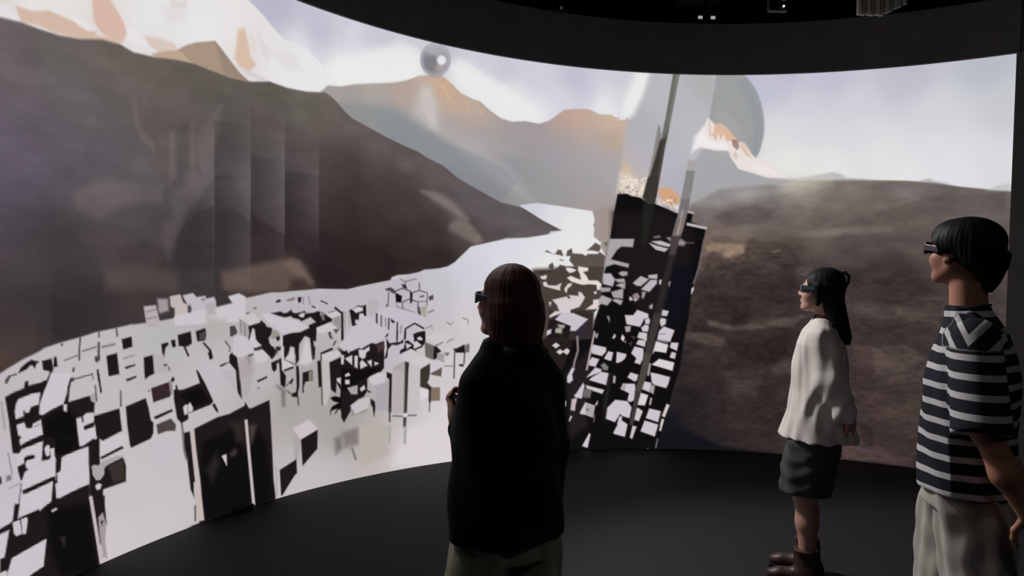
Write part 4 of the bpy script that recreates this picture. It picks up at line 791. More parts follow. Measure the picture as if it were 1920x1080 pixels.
P 100e10 8.3 7243,2322 7328,2330 7364,2312 7460,2297 7536,2246 7591,2248 7701,2207 7800,2166 7879,2158 7898,2173 7947,2165 7935,2087 8077,2046 8064,2002 8035,1830 8001,1649 7954,1433 7932,1192 7898,995 7871,749 7813,551 7761,303 7688,55 7649,-143 7348,-153 7043,-157 6737,-153 6430,-143 6538,134 6645,415 6750,699 6860,985 7032,1009 7058,1178 7109,1324 7119,1542 7127,1590 7148,1759 7184,1920 7192,1978 7213,2147
P 1c171a 68.2 7208,2147 7458,2168 7706,2188 7956,2024 7939,1779 7922,1535 7807,1263 7691,991 7486,1183 7352,1498 7217,1810
P 11111a 48.9 7746,1677 7966,1682 7937,1437 7907,1192 7712,1138 7729,1408
P 241e22 48.4 6791,698 7039,937 7029,694 7018,452 7008,210 6857,118 6824,409
L b8aeb0 12.7 7.3 7903,2183 7957,2170
L bcb2b6 22.4 7.3 7896,2071 8077,2036
P a8a2a6 9.7 7180,1914 7409,1921 7399,1848 7292,1851 7249,1817 7194,1730 7289,1709 7368,1692 7360,1662 7227,1689 7152,1663 7134,1614 7121,1529 7139,1663 7150,1747
P a8a2a6 12.2 7578,1902 7659,1910 7755,1879 7734,1860 7647,1876
P bcb6ba 8.3 7554,1886 7610,1869 7729,1841 7699,1813 7617,1830
P bcb6b6 8.3 7578,1902 7659,1908 7755,1879 7734,1861 7647,1877
P 797274 9.7 7589,1947 7645,1961 7664,1943 7596,1932
P 8c8688 9.7 7707,1944 7756,1946 7751,1903
P 948c8c 17.1 7807,1904 7843,1936 7899,1900 7869,1869 7820,1874
L 4a4346 14.6 7.3 7899,1900 7966,1899
P b8b2bc 12.1 7128,1602 7198,1604 7243,1550 7220,1483 7125,1505
P a8a2a6 9.7 7273,1605 7304,1624 7355,1619 7353,1589 7306,1582
P aca6aa 9.7 7251,1496 7295,1515 7339,1510 7334,1467
P a8a2a6 9.7 7243,1550 7325,1558 7339,1522 7263,1526
P a09a9e 9.7 7100,1475 7201,1471 7196,1440 7114,1433
P b4aeb0 8.3 7411,1520 7481,1583 7557,1557 7484,1494 7446,1497
P b8b2b4 8.3 7553,1593 7636,1604 7634,1565 7557,1569
P bab2b8 8.3 7491,1464 7576,1551 7632,1553 7633,1522 7566,1444
P cac3c9 8.3 7657,1547 7678,1557 7670,1511 7658,1516
P cac3c9 8.3 7738,1530 7759,1540 7748,1497
P d8d1d6 7.8 7957,1480 7975,1496 7973,1469 7955,1432
L 6a6266 14.6 7.3 8056,1934 8021,1684 7971,1524
P aaa4a8 9.7 7121,1403 7217,1368 7174,1313 7092,1330 7091,1360
P aaa4a8 9.7 7224,1356 7248,1374 7318,1357 7300,1318
P a49ea2 9.7 7209,1434 7321,1467 7318,1376 7229,1386
P 968286 10.7 7411,1414 7454,1433 7480,1397 7456,1360 7412,1383
P cac3c9 8.3 7380,1383 7393,1395 7412,1365 7387,1359
P cac3c9 8.3 7418,1371 7450,1372 7438,1353
P 9a9296 9.8 7498,1440 7535,1441 7512,1379 7499,1385
P a8a1a4 9.8 7570,1313 7601,1332 7596,1289 7577,1289
P cac3c9 8.3 7344,1224 7422,1225 7459,1274 7560,1240 7564,1203 7524,1196 7488,1122 7362,1145
P a8a1a4 9.8 7347,1120 7400,1127 7395,1078 7358,1072
P cac3c9 8.3 7536,1190 7573,1197 7580,1173 7569,1145 7537,1154
P cac3c9 8.3 7501,1110 7537,1144 7569,1130 7564,1081 7514,1080
P cac3c9 8.3 7466,1024 7483,1070 7555,1065 7554,995
P cac3c9 8.3 7458,963 7479,1000 7545,995 7537,939
P cac3c9 8.3 7414,877 7443,938 7525,921 7522,817 7484,816
P cac3c9 8.3 7683,1282 7751,1268 7734,1225 7678,1230
P c8c4be 9.8 7673,1193 7691,1205 7729,1194 7724,1151 7687,1126 7674,1162
P cac3c9 8.3 7667,1082 7712,1126 7809,1094 7783,1023 7772,989 7654,1009
L 9691a0 10.8 7.4 7665,1058 7727,1059
L 9691a0 10.8 7.4 7654,1002 7754,980
P d8d1d6 8.3 7642,990 7754,961 7738,887 7632,901 7614,876
P cac3c9 8.3 7773,937 7784,980 7849,979 7836,908
P cac3c9 8.4 7782,870 7793,895 7830,883 7820,834 7776,845
P cac3c9 8.3 7230,1016 7251,1053 7261,1034 7246,1010
P d8d1d6 8.3 7312,1010 7324,1047 7346,1023 7335,986
P 948c90 8.3 7338,986 7360,993 7361,968
P 4a4346 8.3 7403,1036 7447,1030 7435,1006
P 4a4346 8.3 7386,968 7417,987 7412,944
P 8a8488 8.3 7171,1210 7189,1222 7203,1192 7198,1155
P cac3c9 8.3 7162,827 7193,882 7237,882 7226,815 7207,812
P cac3c9 8.3 7278,882 7363,870 7352,828 7302,794 7274,794
P cac3c9 8.3 7447,792 7465,835 7470,890 7526,890 7510,804 7498,777
P d8d1d6 8.4 7610,775 7677,828 7815,797 7801,723
P cac3c9 8.4 7600,701 7663,690 7781,661 7765,599 7747,562 7634,591 7615,615
L a8a1a4 16.7 7.4 7591,787 7576,676
P cac3c9 8.3 7385,657 7412,700 7482,679 7471,632 7452,620
P cac3c9 8.3 7322,553 7346,598 7453,596 7461,547 7451,448 7414,430 7391,448 7405,510
P a8a1a4 9.8 7340,595 7371,595 7360,540 7328,546
P cac3c9 8.4 7517,553 7521,624 7609,606 7593,523
P a8a1a4 8.3 7490,602 7509,608 7505,535
P a89e9e 8.4 7603,591 7641,579 7631,505 7599,523
P d8d1d6 8.4 7472,467 7474,510 7505,516 7581,492 7553,400 7483,405
L a8a1a4 14.8 7.4 7613,468 7602,406
P cac3c9 8.3 7190,279 7200,376 7274,449 7388,436 7428,381 7411,283 7348,301 7322,320 7274,247
P cac3c9 8.3 7299,228 7316,296 7342,295 7336,259 7388,228
P cac3c9 8.4 7455,301 7472,369 7491,375 7535,344 7500,255 7450,270
P cac3c9 8.4 7568,283 7597,369 7704,346 7682,247
L d4c6c4 26.6 7.4 7770,408 7730,297
L c8bcbc 15.8 7.4 7725,272 7711,216
L a8a1a4 16.6 7.3 7262,663 7257,608
P cac3c9 8.2 7045,955 7172,928 7173,894 7136,852 7041,876 7027,906
P cac3c9 8.3 7162,833 7199,894 7237,882 7220,812
P cac3c9 8.3 7281,888 7367,858 7327,809 7277,791
P cac3c9 8.2 7017,804 7042,840 7109,821 7076,755 7018,767
P cac3c9 8.3 6996,659 7076,746 7133,730 7128,706 7059,682
P cac3c9 8.3 7047,658 7134,706 7204,693 7182,587 7022,634
P 7c7a76 9.7 7126,767 7157,791 7202,754 7191,718 7153,724
P cac3c9 8.3 6991,586 7164,541 7146,508 6999,556
P cac3c9 8.2 6886,491 6965,608 6976,580 6950,469
P 6e6468 9.7 6973,556 7050,543 7033,470 6962,478
L b4a5a0 13.6 7.3 7060,1076 6994,725
L 887a7c 21.2 7.2 6896,1033 6906,901 6877,805 6866,745
P cac3c9 8.2 6811,668 6853,745 6879,739 6855,691 6863,636 6831,610 6812,619
P cac3c9 8.2 6861,456 6905,470 6900,431
L a8a1a4 14.7 7.3 7259,669 7257,608
P a8a1a4 9.7 7061,1045 7093,1058 7087,1021 7075,1015
P cac3c9 8.2 6885,503 6959,502 6950,472 6892,479
P bfb3b8 8.2 6861,462 6902,467 6889,358 6851,366
P cac3c9 8.3 6941,339 6989,429 7079,399 7063,293 6999,319 6947,327
P aaa2a5 9.7 6996,416 7079,396 7063,299 6992,325
P 4a4346 8.3 6997,371 7023,370 7017,349
P cac3c9 7.8 7085,408 7107,442 7104,414 7092,402
P cac3c9 7.7 6837,270 6852,311 6865,305 6844,263
P cac3c9 7.8 6971,35 7035,148 7045,136 7020,18
P cac3c9 7.7 6791,-6 6805,45 6831,34 6803,-6
P cac3c9 8.3 7264,146 7312,240 7336,259 7394,221 7372,111 7277,137
P cac3c9 8.4 7423,104 7445,209 7480,203 7442,92
P cac3c9 8.4 7522,160 7557,258 7682,222 7654,114
L d0c4c2 16.8 7.4 7728,272 7703,167
L 797274 12.8 7.4 7683,92 7667,6
L 797274 9.7 7.3 7081,317 7074,251
P cac3c9 7.4 7580,-10 7595,2 7599,-7
P cac3c9 7.7 6794,446 6804,445 6802,403 6796,407
A 23251f 29.1 .8 7486,2302 7599,2268 7566,2077 7523,1886 7478,1885 7487,2113
P 3a3732 7.3 7693,2896 7711,2953 7674,2763 7608,2306 7590,2245 7528,2251 7478,2302 7516,2459 7588,2665 7631,2837
P 6c6c66 7.2 7734,3463 7796,3465 7755,3219 7714,2972 7694,2868 7634,2828 7670,3023
A 85857e 9.7 .6 7769,3445 7792,3446 7710,2972 7692,2934 7731,3190
A 55524c 12.1 .6 7663,2876 7697,2915 7661,2687 7623,2458 7608,2496 7638,2686
P 8c8986 6.8 7606,2968 7632,2935 7620,2837 7574,2627 7540,2493 7525,2502 7564,2702 7590,2873
A 4c4944 7.7 .7 7626,2893 7635,2894 7606,2704 7571,2570 7566,2608 7601,2760
P a8a4a6 14.6 7892,2659 7966,2642 7963,2581 7952,2543 7876,2551
P 848182 8.3 7876,2557 7956,2559 7937,2410 7914,2277 7834,2294 7863,2465
P 756f70 8.3 7834,2298 7918,2300 7905,2201 7888,2124 7801,2112
P 80736e 8.3 7801,2118 7888,2128 7861,2009 7840,1952 7759,1950
A a89a9a 8.3 .6 7842,2199 7867,2200 7831,2009 7813,1951 7794,1951
A 5c5252 8.3 .6 7816,2113 7835,2123 7791,1969 7773,1959
P 4a4041 9.8 7762,1961 7841,1962 7797,1776 7738,1775
P 2a2526 14.7 7738,1784 7797,1786 7737,1482 7684,1236 7615,1234 7676,1505
P 3c3735 9.8 7614,1244 7684,1246 7640,1039 7605,867 7535,866 7566,1038
P 4c4641 9.8 7535,876 7605,877 7561,670 7515,522 7455,522 7500,694
P 3e3838 8.4 7460,522 7515,522 7479,375 7449,217 7413,218 7439,375
A 2c2828 19.5 .7 7208,693 7238,693 7205,449 7175,255 7155,401
'''
SAMPLES = {
'sky': [(4147,3310,184,182,198),(4059,3561,178,178,196),(4492,3266,190,188,204),(4760,3339,205,202,216),(4320,3109,225,222,228),(5037,3368,200,196,210),(4674,3084,232,230,230),(5231,3165,232,232,230),(4950,3066,230,230,230),(5912,3377,205,202,216),(5817,3184,232,230,228),(6220,3107,232,230,230),(6418,3269,205,204,218),(6822,3314,190,188,204),(6925,3229,200,198,214),(7079,3146,226,224,228),(7274,3351,200,200,212),(7427,3265,232,232,228),(6425,2993,232,230,232),(6726,3117,214,212,222),(5614,3410,196,193,206),(6164,3327,198,196,210),(5323,3351,205,202,212)],
'rsky': [(8393,3383,190,190,208),(8672,3330,192,192,208),(9114,3358,192,190,206),(9696,3311,192,192,204),(10260,3375,184,186,196),(10413,3012,198,200,206),(9293,3114,208,208,216),(9901,3023,210,212,216),(8864,2944,216,216,222),(10285,2596,216,216,222),(9515,2686,225,224,226),(8783,2659,229,230,225),(9138,2605,228,228,226),(10106,2520,226,224,230),(8858,3134,206,206,216),(9911,2709,220,220,226),(9300,2881,216,216,222),(8685,2900,220,220,222),(9722,2494,228,227,228),(10431,2457,218,218,222),(8713,3472,184,184,202),(9693,3402,186,186,200)],
'snow': [(2390,2730,214,204,194),(2430,2698,224,220,224),(2552,2791,230,226,226),(2608,2800,233,231,230),(2753,2829,232,232,234),(2695,2756,224,214,208),(2815,2759,222,210,206),(2969,2907,224,214,206),(3035,2833,220,210,206),(3101,2841,226,224,227),(3167,2920,230,230,233),(3236,2826,224,218,216),(3410,3049,224,220,221),(3484,2965,231,231,234),(3594,3032,233,233,235),(3341,2829,220,214,210),(3825,3072,230,227,227),(3823,3238,230,227,225),(3887,2955,228,220,214),(3948,2886,222,216,218),(3985,3120,225,220,221),(4151,3098,228,225,227),(4153,2957,231,231,233),(4324,2927,232,232,234),(4411,2873,229,229,231),(4236,3050,224,220,223),(3668,3185,229,226,226),(3304,2967,231,231,234),(3135,2766,227,224,225),(4497,2967,232,231,232)],
'haze': [(4679,2853,166,158,154),(4952,2946,178,168,160),(5234,3020,174,156,146),(5474,3127,204,174,154),(5573,3079,205,167,138),(5673,2987,200,167,142),(5478,2956,188,170,158),(5404,2987,186,186,176),(5431,2864,186,180,180),(5822,2964,192,170,154),(5924,2911,185,168,155),(6075,2863,170,158,153),(4955,2826,165,158,155),(4725,2784,155,150,148),(5050,2761,152,152,152),(5289,2716,142,145,148),(5436,2651,144,146,149),(5629,2763,172,166,165),(5778,2738,168,160,162),(5928,2711,162,155,160),(6228,2789,160,152,156),(6429,2832,162,152,156),(6730,2953,188,160,146),(6881,2989,198,168,150),(7084,2956,203,178,158),(6986,2854,180,165,158),(7237,2918,200,178,160),(6735,2788,165,156,158),(5684,2551,148,150,156),(5933,2533,150,152,158),(6235,2515,147,148,153),(6440,2438,148,150,153),(6638,2593,158,155,162),(6941,2661,168,162,168),(7090,2765,172,165,165),(6947,2423,160,158,162),(7198,2484,170,166,169),(6241,2286,150,150,153),(6749,2270,155,152,153),(7054,2213,165,155,152),(5938,2309,138,136,140),(5688,2376,130,130,135),(6446,2206,152,150,150),(7110,2047,164,150,146),(7139,1904,158,142,136),(5147,2653,141,143,147),(4864,2730,150,146,146),(6142,2210,140,137,140)],
'hill': [(2444,2620,108,98,100),(2392,2462,105,95,100),(2667,2594,104,98,94),(2972,2660,108,100,94),(3308,2698,105,98,90),(3675,2733,98,92,84),(4074,2726,98,92,86),(4328,2707,105,100,94),(4591,2759,105,98,92),(2555,2314,98,90,96),(2818,2375,100,94,98),(3138,2507,104,97,92),(3417,2543,98,90,86),(3754,2587,92,86,82),(4077,2550,90,82,78),(4505,2591,98,90,84),(4774,2636,100,92,90),(4961,2545,98,88,88),(5247,2458,95,85,84),(5540,2362,95,86,86),(5791,2208,98,90,92),(6044,2090,98,90,94),(6246,2102,104,98,100),(6450,2020,94,86,88),(6148,1959,80,72,74),(5848,1900,80,70,70),(2529,2062,98,88,104),(2394,2064,102,92,110),(2395,1946,94,84,100),(2731,2043,92,84,92),(2978,2134,92,88,96),(3177,2107,98,92,94),(3314,2188,96,88,86),(3494,2278,90,82,80),(3569,2227,98,90,90),(3836,2402,78,72,71),(3840,2166,78,73,74),(4080,2374,80,74,74),(4083,2198,74,67,70),(4335,2340,80,72,72),(4337,2192,68,60,62),(4598,2376,76,68,64),(4781,2321,72,62,58),(5061,2272,76,66,62),(5254,2165,76,66,62),(4974,1938,58,48,46),(4696,1998,54,46,44),(4521,1755,44,36,38),(4793,1727,42,32,32),(5262,1787,54,44,44),(5453,1924,64,54,54),(5074,1655,36,28,28),(5556,1712,46,37,37),(4615,1526,36,27,29),(2396,1805,82,74,84),(2532,1693,74,66,72),(2478,1569,72,64,68),(2674,1752,68,64,68),(2619,1418,62,56,58),(2453,1327,58,50,52),(2508,1200,70,58,56),(2427,1136,80,65,60),(2676,1520,58,54,56),(2708,1310,42,38,40),(2859,1410,50,44,46),(2982,1716,78,70,74),(2888,1574,66,60,62),(3146,1870,88,80,82),(2980,1911,92,84,84),(3149,1578,66,58,58),(3117,1461,68,58,56),(2987,1293,56,48,50),(2829,1249,54,48,48),(3320,1763,82,74,74),(3322,1580,66,58,56),(3426,1894,70,64,66),(3502,1678,50,44,48),(3612,1845,62,56,60),(3692,1586,52,48,52),(3617,1487,56,52,52),(3324,1458,62,54,54),(3845,1861,62,55,58),(3848,1657,50,44,48),(4007,1803,58,50,54),(4093,1629,46,38,42),(4256,1963,54,46,50),(4259,1780,46,38,40),(3929,1590,62,54,52),(4094,1558,76,66,60),(4262,1634,80,68,62),(4096,1451,70,58,54),(4351,1449,48,38,36),(3891,1452,66,56,54),(2729,2225,98,90,96),(2145,2000,96,88,100),(2148,1347,60,54,56)],
'land': [(8424,2371,150,145,140),(8141,2319,138,132,132),(8879,2444,160,154,144),(8792,2373,140,132,126),(9315,2414,128,120,114),(9727,2357,120,112,108),(10295,2293,110,103,100),(8097,2173,122,112,110),(8430,2178,110,102,102),(8337,2128,100,92,94),(8615,2180,98,92,92),(8566,2276,120,113,108),(8888,2181,122,114,106),(9150,2228,118,108,102),(9323,2180,106,98,94),(9154,2087,102,94,90),(9531,2178,110,100,96),(9736,2084,102,94,88),(10117,2167,100,92,88),(9740,1947,95,86,82),(8199,1980,112,98,92),(8434,2033,118,106,100),(8154,1882,124,104,90),(8298,1860,124,104,90),(8391,1886,116,98,88),(8711,2036,108,98,92),(8982,1991,104,94,90),(9412,1993,90,82,78),(9246,1922,80,72,68),(8206,1737,76,65,60),(8533,1841,86,74,68),(8717,1844,76,65,60),(8810,1797,70,58,56),(8896,1895,84,76,70),(8444,1693,66,56,52),(8164,1540,58,48,46),(8452,1450,62,52,48),(8682,1505,58,49,46),(8219,1298,52,44,42),(8642,1310,66,56,52),(8824,1317,60,50,48),(9163,1803,85,76,72),(9333,1852,76,68,64),(9664,1810,74,66,62),(9546,1716,68,60,56),(9752,1583,70,60,56),(9551,1531,62,54,50),(9759,1355,82,72,66),(9515,1390,84,75,69),(9762,1263,82,73,66),(9436,1247,70,60,58),(9685,1167,62,54,50),(9768,1080,58,50,46),(8364,1228,50,42,40),(8224,1126,72,60,56),(8554,1162,78,68,62),(8465,1012,54,42,40),(8605,993,44,36,35),(8764,1073,52,44,42),(8133,952,62,52,50),(8044,704,58,48,47),(8378,764,58,47,45),(8658,777,54,44,44),(8195,512,52,44,44),(8572,577,56,46,44),(8007,309,42,36,38),(8393,274,54,45,44),(8672,339,50,42,40),(9531,879,82,68,66),(9454,686,66,53,52),(9697,799,82,70,65),(9783,623,74,63,58),(9543,506,74,61,59),(9712,339,62,52,48),(9386,160,78,63,61),(9597,92,76,61,59),(9800,74,62,50,48),(8681,47,58,47,46),(8256,71,44,37,38),(10382,1816,92,84,80),(10391,1558,82,74,70),(10431,1387,78,70,66),(10448,872,70,60,56),(10469,227,60,50,47),(7896,749,50,42,42),(7881,404,44,38,40),(9181,1235,66,57,54),(9199,665,64,53,51),(9036,269,60,49,47)],
'glass': [(7627,3226,184,186,190),(7573,3368,182,184,190),(7438,2880,178,176,186),(7445,2639,182,178,190),(7875,3138,182,184,188),(8014,3334,174,174,176),(7693,2649,182,180,190),(7846,2459,176,174,186),(7349,2490,198,182,170),(7295,2633,186,175,170),(7936,2704,186,184,190),(7362,2925,178,174,180),(7979,2898,186,186,190)],
'base': [(2428,942,190,182,186),(2680,1052,192,185,190),(2989,1067,192,184,188),(3328,1151,182,180,183),(3697,1254,178,174,178),(3856,1178,178,174,172),(4098,1343,186,181,186),(4528,1372,186,182,188),(4985,1407,188,184,190),(5272,1364,186,182,188),(5562,1450,196,192,200),(5855,1632,206,204,216),(5952,1769,214,212,222),(6253,1826,218,218,228),(6557,1837,222,222,228),(6447,2136,204,204,216),(6651,2123,220,220,226),(6856,2037,230,229,228),(6862,1847,231,230,228),(6613,1650,232,230,228),(6207,1640,218,217,226),(5866,1182,206,202,206),(5619,1098,196,190,194),(5725,828,206,200,204),(5688,296,216,208,212),(5643,78,220,212,216),(5299,124,208,200,202),(5013,84,194,184,182),(4915,306,180,172,168),(4643,111,194,188,192),(4465,70,196,190,194),(4369,470,172,167,164),(4197,498,178,170,168),(4280,596,164,159,154),(4543,598,166,160,158),(4408,768,172,166,166),(4106,875,186,180,182),(3898,1072,192,187,194),(3702,921,192,187,192),(3337,470,196,190,196),(3198,323,200,192,196),(3342,95,200,194,198),(3066,69,206,198,200),(2931,457,196,190,192),(2686,396,200,192,198),(2458,594,196,188,196),(2459,347,202,194,202),(4243,268,190,182,184),(4205,54,200,190,192),(4726,495,166,161,156),(5183,1028,190,185,192),(4990,1161,190,186,192),(4729,335,160,156,150)]}
STEP = 6.5
cv = Canvas(U0 * 1000, U1 * 1000, 0, TOP * 1000, STEP)
cv.run(PICTURE, SAMPLES)
_k = int(850 / STEP); cv.img[:, :_k] = cv.img[:, _k:2 * _k][:, ::-1]      # the far left end, out of the photo, continues the view
nu, nv = cv.nu, cv.nv
uu, vv = np.meshgrid(cv.u / 1000, cv.v / 1000)
th = TH0 - uu / RAD
co = np.stack([CX + RAD * np.cos(th), CY + RAD * np.sin(th), vv], -1).reshape(-1, 3)
idx = np.arange(nu * nv).reshape(nv, nu)
fc = np.stack([idx[:-1, :-1], idx[1:, :-1], idx[1:, 1:], idx[:-1, 1:]], -1).reshape(-1, 4)
fc = fc[:, ::-1].copy()
m_led = bpy.data.materials.new('video_picture'); m_led.use_nodes = True; nt = m_led.node_tree; nt.nodes.clear()
at = nt.nodes.new('ShaderNodeAttribute'); at.attribute_name = 'picture'
em = nt.nodes.new('ShaderNodeEmission'); em.inputs[1].default_value = 1.0
nt.links.new(at.outputs['Color'], em.inputs[0]); nt.links.new(em.outputs[0], nt.nodes.new('ShaderNodeOutputMaterial').inputs[0])
m_led.cycles.emission_sampling = 'FRONT'
screen = tag(empty('video_wall', (CX, CY + RAD, 0)), 'large curved video screen showing a mountain valley, white block city and dark tower', 'screen')
inv = Matrix.Translation((-CX, -(CY + RAD), 0))
disp = obj('display', co - np.array([CX, CY + RAD, 0]), fc, m_led, screen)
ca = disp.data.color_attributes.new('picture', 'FLOAT_COLOR', 'POINT')
rgba = np.ones((nu * nv, 4), np.float32); rgba[:, :3] = srgb_lin(np.clip(cv.img / 255.0, 0, 1)).reshape(-1, 3)
ca.data.foreach_set('color', rgba.ravel())
m_cab = mat('black_cabinet', (.01, .01, .011), .6, .3)
back = band('cabinet', RAD + .006, RAD + .09, 0.0, TOP, m_cab); back.data.transform(inv); back.parent = screen
# ------------------------------------------------------------------ modelling with smooth distance fields
def smin(a, b, k):
    h = np.clip(.5 + .5 * (b - a) / k, 0, 1)
    return b * (1 - h) + a * h - k * h * (1 - h)
class Field:
    """a union of rounded solids, turned into ONE continuous surface"""
    def __init__(s): s.p = []; s.cuts = []; s.disp = None
    def add(s, fn, c, r, k): s.p.append((fn, np.asarray(c, float), r, k)); return s
    def cap(s, a, b, ra, rb=None, k=.02):
        a = np.asarray(a, float); b = np.asarray(b, float); rb = ra if rb is None else rb; d = b - a; L = max(d @ d, 1e-9)
        def fn(P):
            w = P - a; t = np.clip(w @ d / L, 0, 1); return np.sqrt(((w - t[:, None] * d) ** 2).sum(1)) - (ra + (rb - ra) * t)
        return s.add(fn, (a + b) / 2, np.sqrt(L) / 2 + max(ra, rb), k)
    def ell(s, c, r, k=.02, rot=None):
        c = np.asarray(c, float); r = np.asarray(r, float); m = None if rot is None else np.array(rot)
        def fn(P):
            q = P - c
            if m is not None: q = q @ m
            k0 = np.sqrt(((q / r) ** 2).sum(1)); k1 = np.sqrt(((q / r ** 2) ** 2).sum(1)) + 1e-9
            return k0 * (k0 - 1) / k1
        return s.add(fn, c, r.max(), k)
    def loft(s, z, cx, cy, rx, ry, k=.02, fold=None, pw=2.0):
        z = np.asarray(z, float); A = [np.broadcast_to(np.asarray(q, float), z.shape) for q in (cx, cy, rx, ry)]
        def fn(P):
            zz = P[:, 2]; c0, c1, a, b = (np.interp(zz, z, q) for q in A)
            x = P[:, 0] - c0; y = P[:, 1] - c1
            q = (np.abs(x / a) ** pw + np.abs(y / b) ** pw) ** (1 / pw)
            d = (q - 1) * np.minimum(a, b) * .9
            if fold is not None: d = d + fold(P, np.arctan2(y / b, x / a))
            return np.maximum(d, np.maximum(z[0] - zz, zz - z[-1]))
        c = np.array([A[0].mean(), A[1].mean(), (z[0] + z[-1]) / 2])
        r = math.hypot((z[-1] - z[0]) / 2, max(A[2].max(), A[3].max()) + np.ptp(A[0]) + np.ptp(A[1]) + .03)
        return s.add(fn, c, r, k)
    def cut(s, fn): s.cuts.append(fn); return s
    def eval(s, P, c, R):
        d = np.full(len(P), .12)
        for fn, pc, r, k in s.p:
            if np.linalg.norm(pc - c) > r + R + .05: continue
            d = smin(d, fn(P), k) if k > 0 else np.minimum(d, fn(P))
        for fn in s.cuts: d = np.maximum(d, fn(P))
        if s.disp is not None: d = d + s.disp(P)
        return d
    def mesh(s, h, lo, hi):
        lo = np.asarray(lo, float); n = np.ceil((np.asarray(hi) - lo) / h).astype(int) + 1
        B = 16; Fd = np.full(n, .12, np.float32); ax = [lo[i] + np.arange(n[i]) * h for i in range(3)]
        for i in range(0, n[0], B):
            for j in range(0, n[1], B):
                for k in range(0, n[2], B):
                    X, Y, Z = ax[0][i:i + B], ax[1][j:j + B], ax[2][k:k + B]
                    c = np.array([(q[0] + q[-1]) / 2 for q in (X, Y, Z)]); Rb = h * B * .87
                    if all(np.linalg.norm(p[1] - c) > p[2] + Rb + .05 for p in s.p): continue
                    G = np.stack(np.meshgrid(X, Y, Z, indexing='ij'), -1).reshape(-1, 3)
                    Fd[i:i + B, j:j + B, k:k + B] = s.eval(G, c, Rb).reshape(len(X), len(Y), len(Z))
        S = Fd < 0
        cells = np.zeros(n - 1, np.int8)
        for a in (0, 1):
            for b in (0, 1):
                for c in (0, 1): cells += S[a:n[0] - 1 + a, b:n[1] - 1 + b, c:n[2] - 1 + c]
        I = np.argwhere((cells > 0) & (cells < 8)); vid = np.full(n - 1, -1, np.int64); vid[tuple(I.T)] = np.arange(len(I))
        acc = np.zeros((len(I), 3)); cnt = np.zeros(len(I))
        cor = [(a, b, c) for a in (0, 1) for b in (0, 1) for c in (0, 1)]
        for p in cor:
            for ax_ in range(3):
                if p[ax_]: continue
                q = list(p); q[ax_] = 1
                fa = Fd[tuple((I + p).T)]; fb = Fd[tuple((I + q).T)]; m = (fa < 0) != (fb < 0)
                t = np.where(m, fa / np.where(m, fa - fb, 1), 0); pt = np.tile(np.array(p, float), (len(I), 1)); pt[:, ax_] += t
                acc += pt * m[:, None]; cnt += m
        V = lo + h * (I + acc / cnt[:, None])
        Q = []
        for ax_ in range(3):
            o1, o2 = [(1, 2), (2, 0), (0, 1)][ax_]
            sl0 = [slice(None)] * 3; sl1 = [slice(None)] * 3; sl0[ax_] = slice(0, -1); sl1[ax_] = slice(1, None)
            E = np.argwhere(S[tuple(sl0)] != S[tuple(sl1)])
            E = E[(E[:, o1] > 0) & (E[:, o2] > 0) & (E[:, o1] < n[o1] - 1) & (E[:, o2] < n[o2] - 1)]
            e1 = np.zeros(3, int); e1[o1] = 1; e2 = np.zeros(3, int); e2[o2] = 1
            q = np.stack([vid[tuple((E - e1 - e2).T)], vid[tuple((E - e2).T)], vid[tuple(E.T)], vid[tuple((E - e1).T)]], 1)
            flip = ~S[tuple(E.T)]; q[flip] = q[flip][:, ::-1]; Q.append(q)
        Q = np.concatenate(Q); Q = Q[(Q >= 0).all(1)]
        # two gentle smoothing passes
        for it in range(2):
            acc = np.zeros_like(V); cnt = np.zeros(len(V))
            for a in range(4):
                np.add.at(acc, Q[:, a], V[Q[:, (a + 1) % 4]]); np.add.at(cnt, Q[:, a], 1)
                np.add.at(acc, Q[:, a], V[Q[:, (a - 1) % 4]]); np.add.at(cnt, Q[:, a], 1)
            V = V * .6 + .4 * acc / np.maximum(cnt, 1)[:, None]
        return V, Q
    def build(s, name, h, lo, hi, m, parent):
        V, Q = s.mesh(h, lo, hi); return obj(name, V, Q, m, parent)

def rz(a): c, s = math.cos(a), math.sin(a); return np.array([[c, -s, 0], [s, c, 0], [0, 0, 1.]])
def ry(a): c, s = math.cos(a), math.sin(a); return np.array([[c, 0, s], [0, 1, 0], [-s, 0, c]])
def rx(a): c, s = math.cos(a), math.sin(a); return np.array([[1, 0, 0], [0, c, -s], [0, s, c]])

